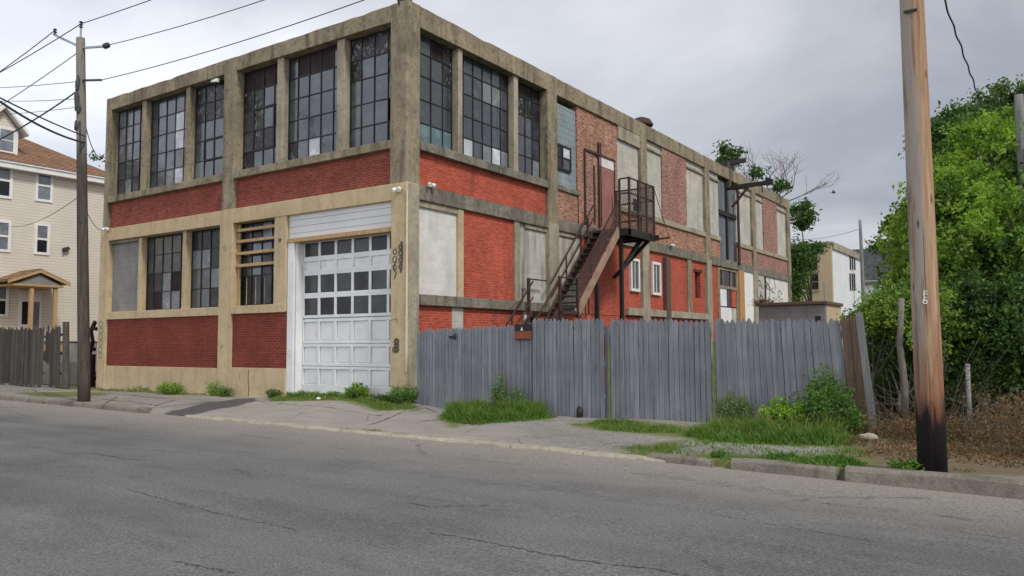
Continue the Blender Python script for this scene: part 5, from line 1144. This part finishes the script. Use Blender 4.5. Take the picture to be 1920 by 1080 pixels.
# grass and weeds
def blades(name, polys, dens, h, mat, w=.010, hv=.5):
    V = []; K = 0; Ps = []
    for poly, dn, hh in polys:
        a = np.array(poly); lo, hi = a.min(0), a.max(0); n = int((hi-lo).prod()*dens*dn); P = lo+RNG.random((n, 2))*(hi-lo)
        sd = poly_sd(P, poly); k = (sd > -.06+RNG.normal(0, .05, n)) & (P[:, 1] > ky(P[:, 0])+.13); P = P[k]; sd = sd[k]
        H_ = h*hh*(.72+.38*np.sin(P[:, 0]*3.1+1)*np.sin(P[:, 1]*4.3)+.22*np.sin(P[:, 0]*8.7+P[:, 1]*6))*RNG.uniform(1-hv, 1+hv*.6, len(P))*np.clip(.35+sd*4, .25, 1); Ps.append(np.column_stack([P, gz(P[:, 0], P[:, 1]), H_]))
    A = np.concatenate(Ps); n = len(A); an = RNG.random(n)*2*np.pi; sx = np.column_stack([np.cos(an), np.sin(an), np.zeros(n)])*w*RNG.uniform(.6, 1.5, (n, 1))
    ln = RNG.normal(0, .52, (n, 2))*A[:, 3:4]; b = A[:, :3]-[0, 0, .01]
    mid = b+np.column_stack([ln*.35, A[:, 3]*.6]); tip = b+np.column_stack([ln, A[:, 3]])
    V = np.stack([b-sx, b+sx, mid+sx*.7, mid-sx*.7, tip], 1).reshape(-1, 3); i = np.arange(n)*5
    T_ = np.concatenate([np.stack([i, i+1, i+2], 1), np.stack([i, i+2, i+3], 1), np.stack([i+3, i+2, i+4], 1)])
    o = npmesh(name, V, T_, mat); return tag(o, kind='stuff')
g1 = gpoly([(830, 788), (865, 762), (940, 758), (1000, 765), (1040, 784), (985, 790), (880, 796)])
g2 = gpoly([(1290, 818), (1340, 800), (1590, 806), (1590, 834), (1450, 834), (1340, 828)])
g3 = gpoly([(1070, 797), (1150, 787), (1290, 806), (1290, 812), (1190, 812)])
g4 = gpoly([(1345, 862), (1440, 856), (1600, 860), (1632, 868), (1560, 884), (1420, 878), (1345, 872)])
g5 = gpoly([(1180, 852), (1260, 834), (1270, 846), (1210, 862)])
g6 = gpoly([(500, 752), (530, 742), (740, 744), (790, 766), (720, 764), (640, 750)])
blades('grass', [(g1, 1.1, 1.9), (g2, .9, 1.7), (g3, .6, .6), (g6, .5, .5), (g4, 1.0, .9), (P_STRIP, .12, .5)], 1700, .14, M['grass'])
blades('seeding_grass', [(g1, 1, 2.2), (g2, 1, 2.3), (g3, 1, .8), (g6, 1, .8)], 260, .15, M['grass_dry'], .007, .7)
g7 = gpoly([(560, 806), (700, 813), (830, 826), (830, 820), (700, 806), (570, 799)])
g8 = gpoly([(1760, 884), (1830, 888), (1830, 882), (1760, 876)]); g9 = gpoly([(1330, 876), (1362, 880), (1365, 870), (1335, 868)]); g10 = gpoly([(1566, 900), (1588, 903), (1590, 880), (1570, 878)])
g11 = gpoly([(200, 734), (440, 745), (440, 740), (200, 728)]); g12 = gpoly([(100, 728), (200, 735), (200, 729), (120, 722)])
blades('verge_grass', [(g5, .4, .5), (g7, .35, .55), (g8, .8, .7), (g9, 1.4, .9), (g10, 1.2, .8), (g11, .25, .8), (g12, .3, .8)], 1500, .11, M['grass_dry'])
WG = 'weeds along the wall and fence'
def weed(pix, h, rad, label, mat='leaf_weed', leaf=.06, n=26, lps=30, y=None, sp=.05):
    q = onG(*pix); q = np.array(q); 
    if y is not None: q = np.array([onY(pix[0], pix[1], y)[0], y, float(gz(onY(pix[0], pix[1], y)[0], y))])
    e = tag(empty('weed', tuple(q)), label, 'weed', WG); m = MB(); C = []
    for i in range(n):
        a = random.random()*6.28; r = rad*math.sqrt(random.random()); hh = h*random.uniform(.55, 1.05)*(1-.45*(r/rad)**2); x, y_2 = r*.45*math.cos(a), r*.45*math.sin(a); tx, ty = r*math.cos(a), r*math.sin(a)
        m.tube([(x, y_2, 0), (x+(tx-x)*.4, y_2+(ty-y_2)*.4, hh*.55), (tx, ty, hh)], [.005, .004, .002], 3)
        for k in range(lps):
            t = random.uniform(.12, 1.03); C.append((x+(tx-x)*t+random.gauss(0, sp), y_2+(ty-y_2)*t+random.gauss(0, sp), hh*t+random.gauss(0, .02)))
    m.build('stems', M[mat], e); leaves('leaves', C, leaf, M[mat], e); return e
weed((1548, 806), 1.12, .46, 'tall bushy weed with pale tips against the leaning blue grey panel', 'leaf_weed', .075, 64, 70, -.78, .07)
weed((1590, 812), .5, .3, 'lower leafy weed at the foot of the tall bushy weed by the brown planks', 'leaf_weed', .075, 34, 44, -.8)
weed((1378, 802), .70, .32, 'fine leaved weed clump just right of the second fence gap', 'leaf_grey', .05, 60, 60, -.7, .04)
weed((1460, 804), .62, .3, 'broad leaved weed in the tall grass, left of the two middle weeds', 'leaf_bright', .11, 30, 26, -.75)
weed((1495, 815), .56, .32, 'broad leaved weed in the tall grass, right of the two middle weeds', 'leaf_bright', .10, 34, 30, -.98)
weed((938, 778), .98, .17, 'tall slender feathery weed against the widest fence panel', 'leaf_grey', .055, 24, 60, -.66, .05)
weed((968, 780), .62, .22, 'shorter feathery weed beside the tall slender one', 'leaf_grey', .05, 22, 44, -.66, .05)
weed((758, 768), .52, .42, 'leafy weed clump hugging the foot of the corner pier', 'leaf_weed', .065, 44, 34, -.32)
weed((722, 768), .22, .35, 'low dark weed patch left of the corner pier clump', 'leaf_dark', .055, 30, 24, -.45)
weed((670, 748), .42, .34, 'upright clump of long grassy leaves before the white garage door', 'leaf_mid', .09, 46, 20, -.15, .03)
weed((512, 750), .30, .22, 'small weed at the foot of the white door jamb', 'leaf_dark', .06, 24, 24, -.12)
weed((560, 748), .16, .4, 'low weed strip along the left part of the garage threshold', 'leaf_weed', .05, 30, 20, -.15)
weed((615, 748), .16, .45, 'low weed strip along the middle of the garage threshold', 'leaf_weed', .05, 30, 20, -.15)
weed((322, 741), .42, .48, 'round yellow green bush at the base wall below the slate block panel', 'leaf_vine', .075, 52, 32, -.22)
weed((400, 745), .52, .24, 'tall thin weed left of the middle pier', 'leaf_vine', .06, 18, 26, -.18)
weed((424, 747), .32, .26, 'short leafy weed at the foot of the middle pier', 'leaf_weed', .06, 20, 26, -.2)
weed((262, 737), .22, .4, 'sparse low weeds along the base wall near the end pier', 'leaf_weed', .05, 16, 14, -.15)
weed((264, 738), .4, .05, 'single thin stalk beside the sparse low weeds', 'leaf_weed', .045, 3, 14, -.3)
q = onG(1715, 884); weed((1708, 884), .15, .22, 'tuft of grass at the left foot of the near pole', 'grass', .06, 30, 14, -4.82)
weed((1345, 862), .09, .09, 'small tuft growing in the break between the kerb stones', 'grass', .05, 16, 10, -4.74)

# ------------------------------------------------------------------ sky, sun, camera
SUN_EL, SUN_AZ = math.radians(48), math.radians(104)       # azimuth measured from +Y towards +X
w = bpy.data.worlds.new('World'); S.world = w; w.use_nodes = True; nt = w.node_tree; nt.nodes.clear()
def N(ty, **k):
    n = nt.nodes.new(ty)
    for a, b in k.items(): setattr(n, a, b)
    return n
lk = nt.links.new
sky = N('ShaderNodeTexSky', sky_type='NISHITA'); sky.sun_disc = False; sky.sun_elevation = SUN_EL; sky.sun_rotation = SUN_AZ
b1 = N('ShaderNodeBackground'); b1.inputs[1].default_value = .06; lk(sky.outputs[0], b1.inputs[0])
tc = N('ShaderNodeTexCoord'); sp = N('ShaderNodeSeparateXYZ'); lk(tc.outputs['Generated'], sp.inputs[0])
def mth(op, a, b=0.0):
    m = N('ShaderNodeMath', operation=op)
    for i, v in enumerate((a, b)):
        if isinstance(v, bpy.types.NodeSocket): lk(v, m.inputs[i])
        else: m.inputs[i].default_value = v
    return m.outputs[0]
zc = mth('ADD', mth('MAXIMUM', sp.outputs[2], 0.0), .16)
cv = N('ShaderNodeCombineXYZ'); lk(mth('DIVIDE', sp.outputs[0], zc), cv.inputs[0]); lk(mth('DIVIDE', sp.outputs[1], zc), cv.inputs[1]); cv.inputs[2].default_value = 3.7
n1 = N('ShaderNodeTexNoise'); lk(cv.outputs[0], n1.inputs['Vector']); n1.inputs['Scale'].default_value = 1.15; n1.inputs['Detail'].default_value = 6; n1.inputs['Roughness'].default_value = .52; n1.inputs['Distortion'].default_value = .3
cr = N('ShaderNodeValToRGB'); lk(n1.outputs['Fac'], cr.inputs[0]); el = cr.color_ramp.elements
el[0].position = .30; el[0].color = (.455, .49, .56, 1); el[1].position = .70; el[1].color = (.80, .815, .855, 1)
e_ = el.new(.50); e_.color = (.62, .645, .705, 1)
# cloud shaped for lighting: brightened behind the viewer for the street face, dimmed overhead
sdv = Vector((math.sin(SUN_AZ)*math.cos(SUN_EL), math.cos(SUN_AZ)*math.cos(SUN_EL), math.sin(SUN_EL)))
dt = N('ShaderNodeVectorMath', operation='DOT_PRODUCT'); lk(tc.outputs['Generated'], dt.inputs[0]); dt.inputs[1].default_value = (-.28, -.96, .0)
mr = N('ShaderNodeMapRange'); lk(dt.outputs['Value'], mr.inputs[0]); mr.inputs[1].default_value = -1.0; mr.inputs[2].default_value = 1.0; mr.inputs[3].default_value = .63; mr.inputs[4].default_value = 2.0
b2 = N('ShaderNodeBackground'); lk(cr.outputs[0], b2.inputs[0]); 
me_ = N('ShaderNodeMapRange'); lk(sp.outputs[2], me_.inputs[0]); me_.inputs[1].default_value = .35; me_.inputs[2].default_value = .95; me_.inputs[3].default_value = 1.0; me_.inputs[4].default_value = .30
lk(mth('MULTIPLY', mr.outputs[0], me_.outputs[0]), b2.inputs[1])
ms = N('ShaderNodeMixShader'); ms.inputs[0].default_value = .92; lk(b1.outputs[0], ms.inputs[1]); lk(b2.outputs[0], ms.inputs[2])
ow = N('ShaderNodeOutputWorld'); lk(ms.outputs[0], ow.inputs[0])
sl = bpy.data.lights.new('sun', 'SUN'); sl.energy = 2.0; sl.angle = math.radians(11); sl.color = (1, .965, .90)
so = bpy.data.objects.new('sun', sl); COL.objects.link(so); so.rotation_euler = (-sdv).to_track_quat('-Z', 'Y').to_euler()
cd = bpy.data.cameras.new('camera'); co = bpy.data.objects.new('camera', cd); COL.objects.link(co)
cd.sensor_width = 36; cd.lens = F/1920*36; cd.clip_end = 3000; cd.clip_start = .05
R3 = Matrix((RT, UP, -fw)).transposed(); co.matrix_world = Matrix.Translation(Vector(CAM)) @ R3.to_4x4()
S.camera = co; S.render.engine = 'CYCLES'; S.render.resolution_x = 1024; S.render.resolution_y = 576
S.cycles.max_bounces = 6; S.cycles.transparent_max_bounces = 12
vs_ = S.view_settings; vs_.view_transform = 'Standard'; vs_.look = 'None'; vs_.exposure = 0.35; vs_.gamma = 1.0
